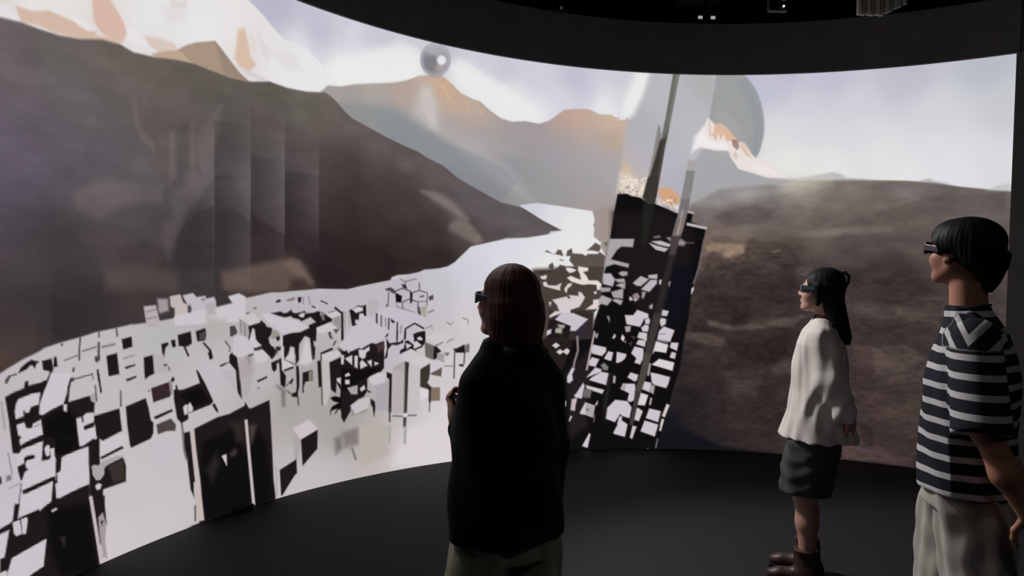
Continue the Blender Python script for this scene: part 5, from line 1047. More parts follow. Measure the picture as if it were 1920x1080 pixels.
class Head:
    """head frame: x towards the nose, y to the left ear, z up; origin between the ears"""
    def __init__(s, pos, yaw, pitch, roll, scale): s.o = np.asarray(pos, float); s.m = rz(yaw) @ ry(-pitch) @ rx(roll); s.s = scale
    def pt(s, p): return s.o + s.m @ (np.asarray(p, float) * s.s)
    def inv(s, P): return (P - s.o) @ s.m / s.s
    def ell(s, f, c, r, k, tilt=0): f.ell(s.pt(c), np.asarray(r) * s.s, k * s.s, s.m @ ry(tilt))
    def cap(s, f, a, b, ra, rb, k): f.cap(s.pt(a), s.pt(b), ra * s.s, rb * s.s, k * s.s)
    def build(s, f):
        s.ell(f, (-.014, 0, .036), (.098, .077, .090), .03)
        s.ell(f, (.028, 0, -.038), (.062, .060, .078), .04)
        s.cap(f, (-.005, .045, -.055), (.055, .022, -.098), .022, .018, .03); s.cap(f, (-.005, -.045, -.055), (.055, -.022, -.098), .022, .018, .03)
        s.ell(f, (.072, 0, -.102), (.019, .022, .017), .022)                      # chin
        s.cap(f, (.084, 0, .018), (.104, 0, -.026), .009, .012, .012)              # nose
        for y in (-1, 1):
            s.ell(f, (.094, y * .012, -.031), (.012, .009, .009), .008)            # nostril wing
            s.cap(f, (.084, y * .012, .028), (.070, y * .045, .026), .010, .009, .014)   # brow
            s.ell(f, (.074, y * .031, .006), (.012, .015, .010), .006)             # eye
            s.ell(f, (.052, y * .042, -.030), (.030, .024, .028), .03)             # cheek
            s.ell(f, (-.006, y * .079, -.004), (.019, .007, .032), .006, .2)       # ear
            s.ell(f, (.000, y * .078, -.030), (.010, .007, .011), .006)            # lobe
            s.cap(f, (.088, 0, -.059), (.078, y * .022, -.063), .0075, .005, .006) # lips
            s.cap(f, (.086, 0, -.071), (.077, y * .020, -.067), .0085, .005, .006)

def hand(f, wrist, d, n, side, sc=1.0, curl=(.25, .35, .25), tcurl=.25):
    """palm, five fingers and a thumb; d points along the fingers, n out of the palm, side towards the thumb"""
    d, n, side = (np.asarray(q, float) / np.linalg.norm(q) for q in (d, n, side))
    w = np.asarray(wrist, float); rot = np.stack([d, side, n], 1)
    f.cap(w - d * .03 * sc, w + d * .02 * sc, .023 * sc, .024 * sc, .015)
    f.ell(w + d * .050 * sc, np.array([.052, .039, .014]) * sc, .012, rot)
    for i, (off, L) in enumerate(((.029, .074), (.010, .084), (-.009, .078), (-.027, .060))):
        p = w + (d * (.088 if i < 3 else .080) + side * off) * sc; ang = 0.0
        for q, (fr, r0, r1) in enumerate(((.45, .0092, .0085), (.31, .0085, .0078), (.24, .0078, .0064))):
            ang += curl[q] * (1 + .12 * i); e = p + (d * math.cos(ang) + n * math.sin(ang) + side * off * .6) * (L * fr * sc)
            f.cap(p, e, r0 * sc, r1 * sc, .004); p = e
    p = w + (d * .020 + side * .030 + n * .004) * sc; a = .75
    for L, r0, r1 in ((.040, .0125, .0105), (.032, .0105, .0095), (.026, .0095, .0075)):
        e = p + (d * math.cos(a) + side * math.sin(a) + n * tcurl) * L * sc; f.cap(p, e, r0 * sc, r1 * sc, .008); p = e; a -= .35

def limb(f, pts, radii, k=.03):
    for a, b, ra, rb in zip(pts[:-1], pts[1:], radii[:-1], radii[1:]): f.cap(a, b, ra, rb, k)

def strands(H, amp=.0016, freq=46.):
    """fine hair ridges running down from the crown"""
    def fn(P):
        q = H.inv(P); a = np.arctan2(q[:, 1], q[:, 0] + .02); return amp * (np.sin(a * freq + 3 * np.sin(q[:, 2] * 22)) + .6 * np.sin(a * freq * .37 + q[:, 2] * 30))
    return fn

def glasses(H, parent, m_frame, m_lens, m_temple, wrap=.050, zc=.010, hh=.020, front=.112, glint=None):
    g = empty('glasses', (0, 0, 0)); g.parent = parent
    for nm, out, inn, m in (('frame', .0035, -.002, m_frame),):
        v = []; f = []; n = 14
        for i in range(n + 1):
            t = -1 + 2 * i / n; y = t * .068; x = front - .028 * abs(t) ** 2.2; 
            hb = hh * (1 - .18 * abs(t) ** 3); nb = .006 * max(0, 1 - abs(t) * 5)
            for x_, z_ in ((x + out, zc + hb), (x + out, zc - hb + nb), (x + inn, zc - hb + nb), (x + inn, zc + hb)): v.append(H.pt((x_, y, z_)))
        for i in range(n):
            for k in range(4): a, b = i * 4 + k, i * 4 + (k + 1) % 4; f.append((a, b, b + 4, a + 4))
        f += [(3, 2, 1, 0), tuple(n * 4 + k for k in range(4))]
        o = obj(nm, v, f, m, g, False)
        bv = o.modifiers.new('bevel', 'BEVEL'); bv.width = .002; bv.segments = 2; bv.limit_method = 'ANGLE'
    for sgn in (-1, 1):
        v = []; f = []; n = 8
        for i in range(n + 1):
            t = sgn * (.14 + .74 * i / n); y = t * .068; x = front - .028 * abs(t) ** 2.2 + .0042
            hb = hh * .72 * (1 - .18 * abs(t) ** 3) * (1 - .25 * abs(2 * i / n - 1) ** 3)
            for x_, z_ in ((x, zc + hb), (x, zc - hb), (x - .004, zc - hb), (x - .004, zc + hb)): v.append(H.pt((x_, y, z_)))
        for i in range(n):
            for k in range(4): a, b = i * 4 + k, i * 4 + (k + 1) % 4; f.append((a, b, b + 4, a + 4))
        f += [(3, 2, 1, 0), tuple(n * 4 + k for k in range(4))]
        obj('lens', v, f, m_lens, g, False)
        mb = MB(); pts = [(front - .026, sgn * .068, zc + .004), (.03, sgn * .082, zc + .002), (-.012, sgn * .085, zc - .004), (-.034, sgn * .083, zc - .022)]
        prof = [.0125, .0095, .007, .005]; v = []; f = []
        for p, hb in zip(pts, prof):
            for y_, z_ in ((.0025, hb), (.0025, -hb), (-.0025, -hb), (-.0025, hb)): v.append(H.pt((p[0], p[1] + y_, p[2] + z_)))
        for i in range(len(pts) - 1):
            for k in range(4): a, b = i * 4 + k, i * 4 + (k + 1) % 4; f.append((a, b, b + 4, a + 4))
        f += [(3, 2, 1, 0), tuple((len(pts) - 1) * 4 + k for k in range(4))]
        o = obj('temple', v, f, m_temple, g, False)
        bv = o.modifiers.new('bevel', 'BEVEL'); bv.width = .0015; bv.segments = 2
    return g

m_skin_w = mat('skin_warm', (.50, .285, .225), .5, .4, .08, 30, sss=.15)
m_skin_m = mat('skin_tan', (.42, .20, .14), .5, .4, .08, 30, sss=.15)
m_skin_f = mat('skin_shade', (.62, .34, .25), .5, .4, .08, 30, sss=.1)  # palest of the three skins, one even base colour
m_hair_b = mat('black_hair', (.0055, .0045, .005), .6, .2, .3, 60)
m_hair_n = mat('dark_brown_hair', (.020, .011, .009), .45, .35, .4, 60)
m_hair_r = mat('brown_hair', (.085, .032, .021), .65, .15, .4, 50)
m_frame = mat('black_plastic', (.012, .011, .014), .35, .5)
m_framep = mat('smoky_plastic', (.075, .062, .085), .3, .5)
m_lens = mat('dark_lens', (.006, .006, .010), .05, .6)
m_slate = mat('slate_plastic', (.05, .06, .075), .4, .5)
m_teal = mat('teal_plastic', (.03, .115, .14), .4, .5)
m_sole = mat('dark_sole', (.01, .009, .009), .7, .2)
# ------------------------------------------------------------------ the woman in the white blouse
def woman():
    root = tag(empty('person', (1.637, 3.645, 0), math.radians(155.8)), 'woman with long black hair in white blouse, dark shorts and boots, standing in profile', 'person')
    H = Head((.018, 0, 1.532), 0, .10, 0, .90)
    b = Field(); H.build(b)
    b.cap((-.012, 0, 1.47), (-.022, 0, 1.36), .050, .055, .03)
    b.loft([.74, .85, 1.0, 1.12, 1.25, 1.34, 1.375], [.03, .03, .0, 0, 0, -.01, -.015], 0, [.10, .11, .085, .10, .09, .06, .045], [.155, .165, .125, .14, .135, .095, .055], .03)
    for y in (-1, 1):
        limb(b, [(.035, y * .085, .80), (.055, y * .088, .47), (.040, y * .09, .33), (.030, y * .09, .10)], [.088, .054, .053, .034], .03)
        b.ell((.066, y * .088, .47), (.034, .040, .045), .03)
        b.cap((.01, y * .09, .05), (.15, y * .10, .03), .030, .024, .03)
    limb(b, [(-.01, .130, 1.285), (-.055, .178, 1.09), (-.125, .175, .92)], [.045, .036, .027])
    limb(b, [(-.01, -.130, 1.285), (-.055, -.178, 1.09), (-.125, -.175, .92)], [.045, .036, .027])
    hand(b, (-.134, .165, .90), (-.35, -.75, -.55), (.8, -.45, .1), (.2, .5, -.8), .92, (.35, .45, .3))
    hand(b, (-.134, -.165, .90), (-.35, .75, -.55), (.8, .45, .1), (.2, -.5, -.8), .92, (.35, .45, .3))
    b.build('body', .005, (-.22, -.32, 0), (.26, .32, 1.70), m_skin_w, root)
    # hair: cap, long fall down the back, face left free
    h = Field(); h.ell(H.pt((-.016, 0, .040)), (.098, .080, .090), .02)
    h.ell(H.pt((-.05, 0, .075)), (.070, .062, .060), .03)
    h.loft([1.262, 1.30, 1.40, 1.48, 1.56], [-.112, -.098, -.062, -.040, -.020], 0, [.024, .046, .060, .066, .078], [.050, .066, .076, .078, .078], .03)
    h.cap(H.pt((.012, .074, .03)), H.pt((.000, .072, -.075)), .014, .010, .02); h.cap(H.pt((.012, -.074, .03)), H.pt((.000, -.072, -.075)), .014, .010, .02)
    def face(P):
        q = H.inv(P); k = np.sqrt(((q - [.112, 0, -.040]) ** 2 / np.array([.090, .080, .125]) ** 2).sum(1)); return (1 - k) * .07
    h.cut(face); h.disp = strands(H, .0007)
    h.build('hair', .004, (-.20, -.13, 1.23), (.16, .13, 1.70), m_hair_b, root)
    # claw clip on the crown
    MB().tube([H.pt(p) for p in ((-.085, .01, .118), (-.118, .012, .128), (-.142, .012, .112), (-.146, .010, .075), (-.128, .006, .018))], [.007, .007, .006, .006, .004], 10).tube(
        [H.pt(p) for p in ((-.085, -.03, .116), (-.118, -.032, .126), (-.140, -.032, .108), (-.143, -.028, .07), (-.126, -.02, .02))], [.007, .007, .006, .006, .004], 10).build('hair_clip', m_frame, root, smooth=True)
    g = glasses(H, root, m_frame, m_lens, m_teal, front=.108, hh=.020)
    # dark top under the blouse, then the blouse with its sleeves
    m_tee = mat('dark_red_knit', (.018, .006, .006), .8, .2)
    u = Field(); u.loft([1.345, 1.37, 1.40, 1.412], [-.01, -.014, -.018, -.018], 0, [.085, .070, .060, .057], [.11, .075, .062, .059], .01)
    u.build('undershirt', .005, (-.13, -.15, 1.32), (.13, .15, 1.43), m_tee, root)
    m_bl = mat('white_cotton', (.66, .62, .59), .85, .2, .06, 14)
    def fold(P, a):
        z = P[:, 2]; lo = np.clip((1.25 - z) / .45, 0, 1)
        return -.006 * lo * np.sin(a * 5 + 1.2 * np.sin(z * 9) + .6) - .003 * lo * np.sin(a * 12 - z * 6) - .0012 * np.sin(a * 19 + z * 12) - .003 * np.sin(a * 4 + z * 34) * (1 - lo)
    t = Field(); t.loft([.765, .80, .90, 1.02, 1.15, 1.26, 1.325, 1.365, 1.392], [-.004, -.002, -.002, 0, .002, .004, .004, -.008, -.014], 0,
           [.197, .184, .158, .143, .136, .120, .092, .070, .060], [.212, .205, .186, .172, .172, .176, .152, .094, .066], .02, fold)
    for y in (-1, 1):
        t.cap((.0, y * .135, 1.29), (-.048, y * .176, 1.08), .060, .064, .05); t.cap((-.048, y * .176, 1.08), (-.112, y * .170, .945), .064, .060, .03)
        t.cap((-.112, y * .178, .945), (-.122, y * .172, .918), .048, .044, .012)
    t.disp = lambda P: (-.0045 * np.sin(P[:, 0] * 75 + P[:, 2] * 16 + 1.5 * np.sin(P[:, 2] * 13)) - .002 * np.sin(P[:, 2] * 48 - P[:, 0] * 52)) * np.clip((np.abs(P[:, 1]) - .14) / .05, 0, 1) - .002 * np.sin(P[:, 2] * 19 + P[:, 0] * 35)
    t.build('blouse', .006, (-.26, -.32, .74), (.26, .32, 1.42), m_bl, root)
    m_sh = mat('dark_green_cotton', (.058, .066, .066), .85, .2, .12, 20)
    s = Field()
    sf = lambda P, a: -.0025 * np.sin(P[:, 2] * 75 + 2.6 * np.sin(a * 2)) - .003 * np.sin(a * 7 + P[:, 2] * 14)
    s.loft([.70, .86], [.02, .015], 0, [.135, .115], [.185, .175], .03)
    for y in (-1, 1): s.loft([.482, .52, .62, .76], [.052, .050, .040, .020], [y * .094, y * .094, y * .092, y * .085], [.124, .126, .132, .128], [.088, .090, .096, .1], .02, sf)
    s.build('shorts', .006, (-.16, -.24, .42), (.25, .24, .88), m_sh, root)
    m_bt = mat('brown_leather', (.055, .026, .021), .45, .4, .25, 18)
    for y in (-1, 1):
        q = Field()
        q.loft([.03, .06, .12, .17, .192], [.015, .022, .034, .038, .040], y * .09, [.066, .064, .060, .066, .068], [.050, .050, .050, .054, .056], .02, lambda P, a: -.003 * np.sin(P[:, 2] * 60 + 2 * a))
        q.cap((.03, y * .092, .052), (.155, y * .10, .044), .046, .036, .03); q.ell((.185, y * .102, .040), (.045, .036, .028), .03)
        q.cut(lambda P: .016 - P[:, 2])
        q.build('boot', .005, (-.08, y * .09 - .09, .0), (.26, y * .09 + .09, .22), m_bt, root)
        mb = MB().box((.145, y * .10, .010), (.17, .074, .016)).box((-.015, y * .09, .012), (.07, .072, .022))
        mb.build('boot_sole', m_sole, root, .004)
    return root

# ------------------------------------------------------------------ the man in the striped shirt
def man():
    root = tag(empty('person', (1.65, 2.50, 0), math.radians(147)), 'man with black bowl cut hair in navy and white striped T-shirt and cream trousers', 'person')
    H = Head((.036, 0, 1.702), math.radians(-32), .12, 0, .93)
    b = Field(); H.build(b)
    b.cap((.010, 0, 1.66), (-.002, 0, 1.46), .056, .062, .03)
    b.loft([.80, .95, 1.1, 1.3, 1.42, 1.48], [-.01, -.01, -.01, -.015, -.02, -.01], 0, [.12, .115, .11, .12, .09, .06], [.165, .16, .155, .18, .15, .07], .04)
    for y in (-1, 1):
        xo = .028 if y < 0 else -.062
        limb(b, [(-.01, y * .095, .86), (xo, y * .10, .49), (xo - .015, y * .10, .36), (xo - .02, y * .10, .09)], [.085, .056, .054, .036])
        b.cap((xo - .04, y * .10, .05), (xo + .13, y * .11, .035), .034, .028, .03)
    limb(b, [(-.02, .165, 1.42), (-.055, .262, 1.12), (-.115, .262, .985), (-.175, .245, .870)], [.052, .042, .043, .030])
    limb(b, [(-.02, -.165, 1.42), (-.055, -.262, 1.12), (-.115, -.262, .985), (-.175, -.245, .870)], [.052, .042, .043, .030])
    hand(b, (-.183, .242, .855), (-.45, -.1, -.9), (.3, -.95, 0), (.95, .3, -.1), 1.05, (.3, .4, .3))
    hand(b, (-.183, -.242, .855), (-.45, .1, -.9), (.3, .95, 0), (.95, -.3, -.1), 1.05, (.3, .4, .3))
    b.build('body', .0045, (-.34, -.36, 0), (.22, .36, 1.87), m_skin_m, root)
    h = Field(); h.ell(H.pt((-.030, 0, .056)), (.114, .094, .084), .02); h.ell(H.pt((-.075, 0, .010)), (.066, .080, .075), .04)
    h.ell(H.pt((.045, 0, .070)), (.055, .070, .045), .03)
    h.loft([1.565, 1.60, 1.66, 1.70], [-.050, -.055, -.062, -.06], [.0, .0, .0, .0], [.018, .036, .052, .06], [.040, .055, .070, .075], .03)
    for y in (-1, 1): h.ell(H.pt((.010, y * .070, .030)), (.050, .022, .040), .02)
    def face(P):
        q = H.inv(P); k = np.sqrt(((q - [.100, 0, -.058]) ** 2 / np.array([.086, .090, .106]) ** 2).sum(1)); e = np.sqrt(((q - [.004, 0, -.030]) ** 2 / np.array([.028, .2, .030]) ** 2).sum(1))
        g = np.sqrt(((q - [.070, 0, .012]) ** 2 / np.array([.055, .2, .026]) ** 2).sum(1))
        return np.maximum(np.maximum((1 - k) * .07, (1 - e) * .02), (1 - g) * .02)
    h.cut(face); h.disp = strands(H, .0007, 40)
    h.build('hair', .004, (-.17, -.15, 1.54), (.17, .15, 1.87), m_hair_b, root)
    glasses(H, root, m_framep, m_lens, m_framep, front=.124, hh=.025)
    # shirt: stripes follow the body and run around each sleeve
    def fold(P, a):
        z = P[:, 2]; lo = np.clip((1.3 - z) / .4, 0, 1)
        return -.006 * lo * np.sin(a * 5 + 2 * np.sin(z * 7)) - .003 * np.sin(a * 9 + z * 20)
    t = Field(); t.loft([.858, .90, 1.0, 1.15, 1.25, 1.35, 1.42, 1.465, 1.50, 1.515], [-.012, -.012, -.012, -.014, -.016, -.020, -.018, -.008, .004, .004], 0,
           [.150, .150, .149, .149, .147, .128, .102, .084, .072, .068], [.215, .213, .208, .212, .216, .206, .165, .112, .080, .074], .02, fold)
    sl = [(np.array((-.02, y * .172, 1.405)), np.array((-.045, y * .272, 1.115))) for y in (-1, 1)]
    for a, c in sl: t.cap(a, c, .074, .088, .025)
    def hem(P):
        d = np.full(len(P), -1.0)
        for a, c in sl:
            ax = (c - a) / np.linalg.norm(c - a); d = np.where(np.abs(P[:, 1]) > .18, np.where(np.sign(P[:, 1]) == np.sign(a[1]), (P - c) @ ax - .012, d), d)
        return np.where(np.abs(P[:, 1]) > .20, d, -1)
    t.cut(hem)
    V, Q = t.mesh(.0055, (-.24, -.40, .83), (.20, .40, 1.54))
    m_st = bpy.data.materials.new('striped_jersey'); m_st.use_nodes = True; nt = m_st.node_tree; bs = nt.nodes['Principled BSDF']; bs.inputs['Roughness'].default_value = .85; bs.inputs['Specular IOR Level'].default_value = .2
    at = nt.nodes.new('ShaderNodeAttribute'); at.attribute_name = 'stripe'
    mt = nt.nodes.new('ShaderNodeMath'); mt.operation = 'FRACT'; nt.links.new(at.outputs['Fac'], mt.inputs[0])
    cr_ = nt.nodes.new('ShaderNodeValToRGB'); nt.links.new(mt.outputs[0], cr_.inputs[0]); nt.links.new(cr_.outputs[0], bs.inputs['Base Color'])
    cr_.color_ramp.interpolation = 'CONSTANT'; cr_.color_ramp.elements[0].color = (.52, .51, .53, 1)
    cr_.color_ramp.elements[1].position = .34; cr_.color_ramp.elements[1].color = (.010, .013, .022, 1)
    shirt = obj('shirt', V, Q, m_st, root)
    P = V; val = (P[:, 2] - .862 + .05 * P[:, 0]) / .0615
    for a, c in sl:
        ax = (c - a) / np.linalg.norm(c - a); al = (P - a) @ ax; rad = np.linalg.norm(P - a - al[:, None] * ax, axis=1)
        side = np.sign(P[:, 1]) == np.sign(a[1]); n0 = np.array((-.02, a[1] * .45, 1.475)); ln = np.linalg.norm(c - a)
        on = side & (np.abs(P[:, 1]) > .135 + np.clip(al, 0, .12) * .5) & (al < ln + .02) & (rad < .118 - .02 * np.clip(al / ln, 0, 1))
        val = np.where(on, (P[:, 2] - .855) / .0615 + .10, val)
    cap_ = (P[:, 2] > 1.374) & (np.abs(P[:, 1]) > .085) & (P[:, 0] > -.12) & (P[:, 0] < .075)
    val = np.where(cap_, (P[:, 2] - np.where(P[:, 0] > 0, 2.0, 1.15) * np.abs(P[:, 0])) / .112 + .62, val)
    la = shirt.data.attributes.new('stripe', 'FLOAT', 'POINT'); la.data.foreach_set('value', val.astype(np.float32))
    m_rib = mat('navy_rib', (.010, .013, .022), .85, .2)
    rg = [(.004 + .068 * math.cos(2 * PI * i / 40), .074 * math.sin(2 * PI * i / 40), 1.508 - .012 * math.cos(2 * PI * i / 40)) for i in range(41)]
    MB().tube(rg, .005, 8, False).build('collar', m_rib, root, smooth=True)
    m_pt = mat('cream_twill', (.42, .395, .36), .85, .2, .06, 16)
    s = Field()
    sf = lambda P, a: -.005 * np.sin(a * 5 + P[:, 2] * 4) - .0018 * np.sin(P[:, 2] * 46 + 3 * np.sin(a * 2)) - .003 * np.sin(a * 9 - P[:, 2] * 7)
    s.loft([.80, .92], [-.008, -.010], 0, [.138, .130], [.185, .175], .03)
    for y, x in ((-1, .028), (1, -.062)): s.loft([.07, .30, .55, .78, .88], [x - .01, x, x, x * .6, -.01], [y * .10, y * .10, y * .10, y * .094, y * .09], [.100, .106, .112, .122, .12], [.098, .098, .098, .098, .09], .010, sf)
    s.build('trousers', .007, (-.20, -.25, .05), (.20, .25, .95), m_pt, root)
    m_so = mat('white_canvas', (.45, .44, .42), .8, .2)
    for y in (-1, 1):
        xo = .028 if y < 0 else -.062
        q = Field(); q.cap((xo - .045, y * .10, .055), (xo + .10, y * .11, .045), .046, .042, .03); q.ell((xo + .135, y * .113, .042), (.055, .045, .032), .03); q.cut(lambda P: .018 - P[:, 2])
        q.build('shoe', .006, (-.20, y * .1 - .1, 0), (.25, y * .1 + .1, .13), m_so, root)
        MB().box((xo + .04, y * .107, .010), (.23, .075, .02)).build('shoe_sole', m_sole, root, .006)
    return root

# ------------------------------------------------------------------ the visitor with the brown bob, seen from behind
def visitor():
    root = tag(empty('person', (0.0, 2.25, 0), math.radians(122)), 'person with brown bob in black jacket and olive trousers, seen from behind', 'person')
    H = Head((.026, .004, 1.497), math.radians(32), .06, 0, .92)
    b = Field(); H.build(b)
    b.cap((-.01, 0, 1.44), (-.015, 0, 1.30), .052, .056, .03)
    b.loft([.72, .85, 1.0, 1.15, 1.25, 1.31], [0, 0, 0, 0, -.01, -.01], 0, [.10, .105, .09, .10, .075, .05], [.15, .155, .13, .14, .105, .055], .03)
    for y in (-1, 1):
        limb(b, [(.0, y * .088, .78), (.02, y * .09, .45), (.0, y * .09, .32), (-.01, y * .09, .09)], [.085, .054, .05, .034])
        b.cap((-.03, y * .09, .05), (.12, y * .10, .033), .032, .026, .03)
    limb(b, [(-.01, .125, 1.255), (.025, .112, 1.01), (.125, .122, 1.095)], [.045, .037, .027])
    limb(b, [(-.01, -.130, 1.255), (-.025, -.158, 1.02), (.015, -.178, .765)], [.045, .037, .027])
    hand(b, (.128, .126, 1.102), (.10, .30, .95), (-.2, -.95, .1), (-.9, .2, .2), .95, (.75, 1.0, .7))
    hand(b, (.018, -.180, .75), (.15, 0, -1), (-.2, .95, 0), (.95, .2, .1), .95, (.35, .45, .3))
    b.build('body', .005, (-.17, -.30, 0), (.24, .30, 1.66), m_skin_f, root)
    h = Field(); h.ell(H.pt((-.018, 0, .040)), (.108, .088, .094), .02); h.ell(H.pt((-.040, 0, -.045)), (.085, .088, .085), .04)
    h.loft([1.335, 1.37, 1.45, 1.50, 1.54], [-.032, -.032, -.025, -.02, -.02], 0, [.060, .070, .080, .075, .03], [.070, .080, .084, .072, .03], .05)
    def face(P):
        q = H.inv(P); k = np.sqrt(((q - [.108, 0, -.055]) ** 2 / np.array([.082, .092, .125]) ** 2).sum(1)); return (1 - k) * .07
    h.cut(face); h.disp = strands(H, .0010, 38)
    h.build('hair', .004, (-.17, -.14, 1.31), (.17, .14, 1.64), m_hair_r, root)
    glasses(H, root, m_frame, m_lens, m_slate, front=.112, hh=.021)
    m_jk = mat('black_jacket', (.0055, .006, .0075), .8, .2, .2, 12)
    def fold(P, a):
        z = P[:, 2]; return -.005 * np.sin(a * 5 + z * 9) - .004 * np.sin(z * 26 + 3 * a)
    t = Field(); t.loft([.742, .80, .95, 1.10, 1.20, 1.27, 1.315, 1.345, 1.385], [0, 0, 0, 0, -.004, -.008, -.010, -.012, -.014], [.0] * 9,
           [.146, .145, .142, .138, .132, .116, .100, .090, .082], [.198, .196, .190, .186, .182, .166, .138, .112, .094], .02, fold)
    limb(t, [(-.01, .122, 1.235), (.025, .112, 1.02), (.105, .120, 1.076)], [.060, .054, .044], .03)
    limb(t, [(-.01, -.125, 1.235), (-.025, -.155, 1.02), (.012, -.176, .795)], [.060, .054, .044], .03)
    t.build('jacket', .006, (-.20, -.28, .72), (.20, .28, 1.41), m_jk, root)
    hd = [(-.070, .070, 1.352), (-.100, .035, 1.340), (-.105, -.025, 1.338), (-.085, -.065, 1.345), (-.045, -.085, 1.352)]
    MB().tube(hd, [.016, .026, .027, .022, .014], 14).build('hood', m_jk, root, smooth=True)
    m_tr = mat('olive_cotton', (.30, .29, .22), .85, .2, .15, 16)
    s = Field(); sf = lambda P, a: -.007 * np.sin(a * 5 + P[:, 2] * 8) - .004 * np.sin(P[:, 2] * 36 + 2 * a)
    s.loft([.68, .80], 0, 0, [.125, .115], [.17, .15], .03)
    for y in (-1, 1): s.loft([.06, .35, .60, .76], [0, .01, .01, 0], [y * .105, y * .105, y * .100, y * .09], [.095, .112, .122, .110], [.10, .103, .106, .085], .012, sf)
    s.build('trousers', .007, (-.19, -.26, .04), (.20, .26, .83), m_tr, root)
    for y in (-1, 1):
        q = Field(); q.cap((-.04, y * .09, .055), (.09, y * .10, .045), .044, .040, .03); q.ell((.12, y * .103, .042), (.05, .042, .030), .03); q.cut(lambda P: .016 - P[:, 2])
        q.build('shoe', .006, (-.12, y * .09 - .1, 0), (.2, y * .09 + .1, .13), m_frame, root)
        MB().box((.03, y * .095, .010), (.22, .07, .018)).build('shoe_sole', m_sole, root, .006)
    return root
woman(); man(); visitor()
# ------------------------------------------------------------------ equipment under the ceiling
m_steel = mat('black_steel', (.015, .015, .016), .5, .4)
m_led = emit('status_light', (.55, .58, .62), .6)
m_matte = mat('matte_black', (.003, .003, .0035), .95, .05)
m_grey = mat('grey_ribbed_metal', (.50, .47, .40), .6, .3, .25, 9)
for i, (l, t, e, a) in enumerate(FILL_SPOTS):  # made-up fixtures, out of view, around the added fill spots
    r = tag(empty('spotlight', (l[0], l[1], ZC)), ['black spotlight hung in front of the screen, nearer the projector', 'black spotlight hung far left by the screen, aimed at the black jacket'][i], 'spotlight')
    d = (Vector(t) - Vector(l)).normalized(); p = Vector(l) - Vector((l[0], l[1], ZC))
    MB().tube([(0, 0, 0), (0, 0, p.z + .10)], .012, 10).box((0, 0, -.01), (.10, .10, .02)).build('rod', m_steel, r)
    MB().tube([p - d * .30, p - d * .27, p - d * .05, p - d * .02], [.05, .075, .10, .10], 24).build('housing', m_steel, r, smooth=False)
    MB().tube([p - d * .018, p - d * .014], .08, 24).build('lens', m_lens, r)
# a projector bar with two status lights
p = Vector((1.475, 5.6, 3.638))
r = tag(empty('projector', (p.x, p.y, ZC)), 'black projector under the ceiling with two small white status lights', 'projector')
q = Vector((0, 0, p.z - ZC))
MB().tube([(0, .05, 0), (0, .05, q.z + .28)], .02, 12).box((0, .05, -.012), (.16, .16, .024)).build('mount', m_matte, r)
MB().box(q + Vector((0, .10, .27)), (.36, .30, .13)).build('case', m_matte, r, .012)
MB().box(q + Vector((0, -.10, -.012)), (.15, .014, .03)).box(q + Vector((0, -.097, .09)), (.02, .008, .20)).build('light_bar', m_matte, r)
MB().tube([q + Vector((-.10, -.04, .28)), q + Vector((-.10, -.09, .28))], [.055, .05], 20).build('lens', m_lens, r)
for dx in (-.048, .052): MB().box(q + Vector((dx, -.113, -.012)), (.034, .008, .022)).build('status_light', m_led, r)
p = Vector((2.00, 5.4, 3.70))
r = tag(empty('camera_bracket', (p.x, p.y, ZC)), 'grey square bracket hung from the ceiling with one bright white point', 'bracket')
q = Vector((0, 0, p.z - ZC))
m_br = mat('grey_bracket', (.055, .055, .06), .6, .3)
mb = MB(); mb.box(q + Vector((-.06, 0, .06)), (.035, .05, .20)); mb.box(q + Vector((.05, 0, .10)), (.03, .05, .12)); mb.box(q + Vector((0, 0, -.035)), (.14, .05, .03)); mb.tube([(0, 0, 0), (0, 0, q.z + .14)], .014, 10); mb.box(q + Vector((0, 0, .15)), (.14, .05, .03)); mb.build('frame', m_br, r, .004)
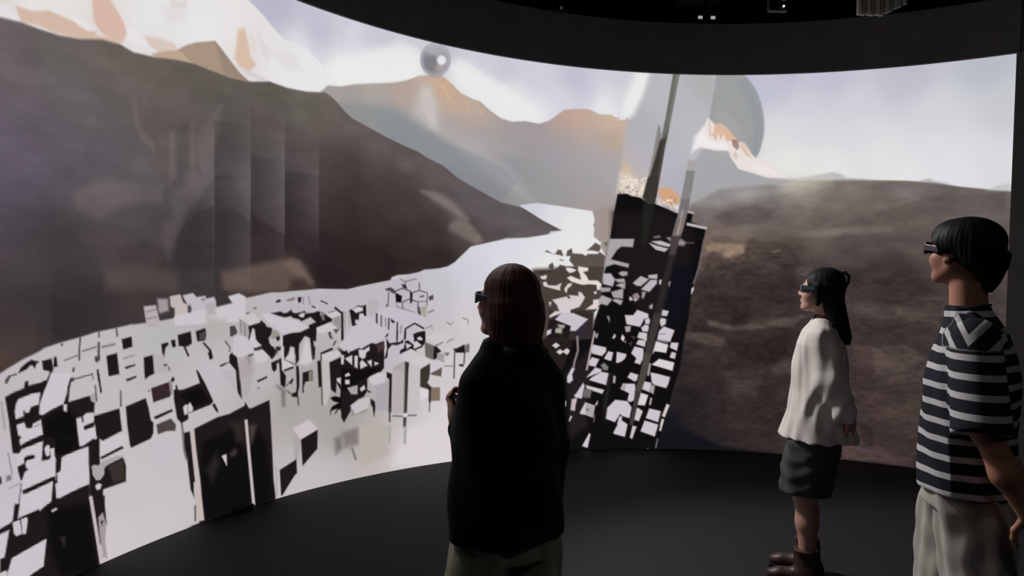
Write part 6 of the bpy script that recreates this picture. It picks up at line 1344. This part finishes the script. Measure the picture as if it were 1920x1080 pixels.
MB().tube([q + Vector((.033, -.030, -.018)), q + Vector((.033, -.036, -.018))], .009, 10).build('status_light', emit('white_point', (.8, .85, .9), 1.0), r)
p = Vector((.33, 5.6, 3.72))
r = tag(empty('sensor', (p.x, p.y, ZC)), 'tiny black sensor under the ceiling with faint grey light, left of the projector', 'sensor')
q = Vector((0, 0, p.z - ZC))
MB().tube([(0, .03, 0), (0, .03, q.z)], .012, 10).box((0, .03, -.01), (.08, .08, .02)).box(q + Vector((0, .02, .02)), (.11, .08, .09)).build('case', m_matte, r, .006)
MB().tube([q + Vector((.01, -.022, -.012)), q + Vector((.01, -.028, -.012))], .012, 10).build('status_light', emit('faint_point', (.3, .3, .31), .12), r)
# ribbed grey duct above the right half of the screen
r = tag(empty('air_duct', (2.78, 5.75, ZC)), 'grey ribbed air duct showing above the right half of the screen', 'duct')
mb = MB()
for i in range(11):
    x = .018 + .037 * i; z0 = 3.775 - ZC + (0 if i < 6 else (i - 5) * .018)
    mb.tube([(x, .012 * (i % 2), z0), (x, .012 * (i % 2), 0)], .021 - (.0 if i < 6 else .001 * (i - 5)), 10)
mb.build('ribbed_shell', m_grey, r, smooth=True)
MB().box((.20, .08, -.40), (.42, .10, .8)).build('duct_body', m_steel, r)
# black flight-case foot at the screen's lower left edge
x, y = arc(3.90, RAD - .05)
r = tag(empty('floor_socket', (x, y, 0), TH0 - 3.90 / RAD + PI / 2), 'small black floor socket box with a white light at the foot of the screen', 'socket')
MB().box((0, 0, .022), (.13, .05, .044)).build('box', m_steel, r, .004)
MB().tube([(.02, -.0255, .030), (.02, -.0275, .030)], .006, 10).build('light', emit('socket_light', (.7, .72, .75), .8), r)
r = tag(empty('ceiling_light', (2.2, -.9, ZC)), 'dim flat ceiling light panel behind the visitors', 'light')
MB().box((0, 0, -.03), (1.3, .7, .06)).build('housing', m_steel, r, .006)
MB().box((0, 0, -.063), (1.2, .6, .006)).build('diffuser', emit('panel_glow', (1, .97, .93), .9), r)  # glowing face of the made-up panel that carries the added fill
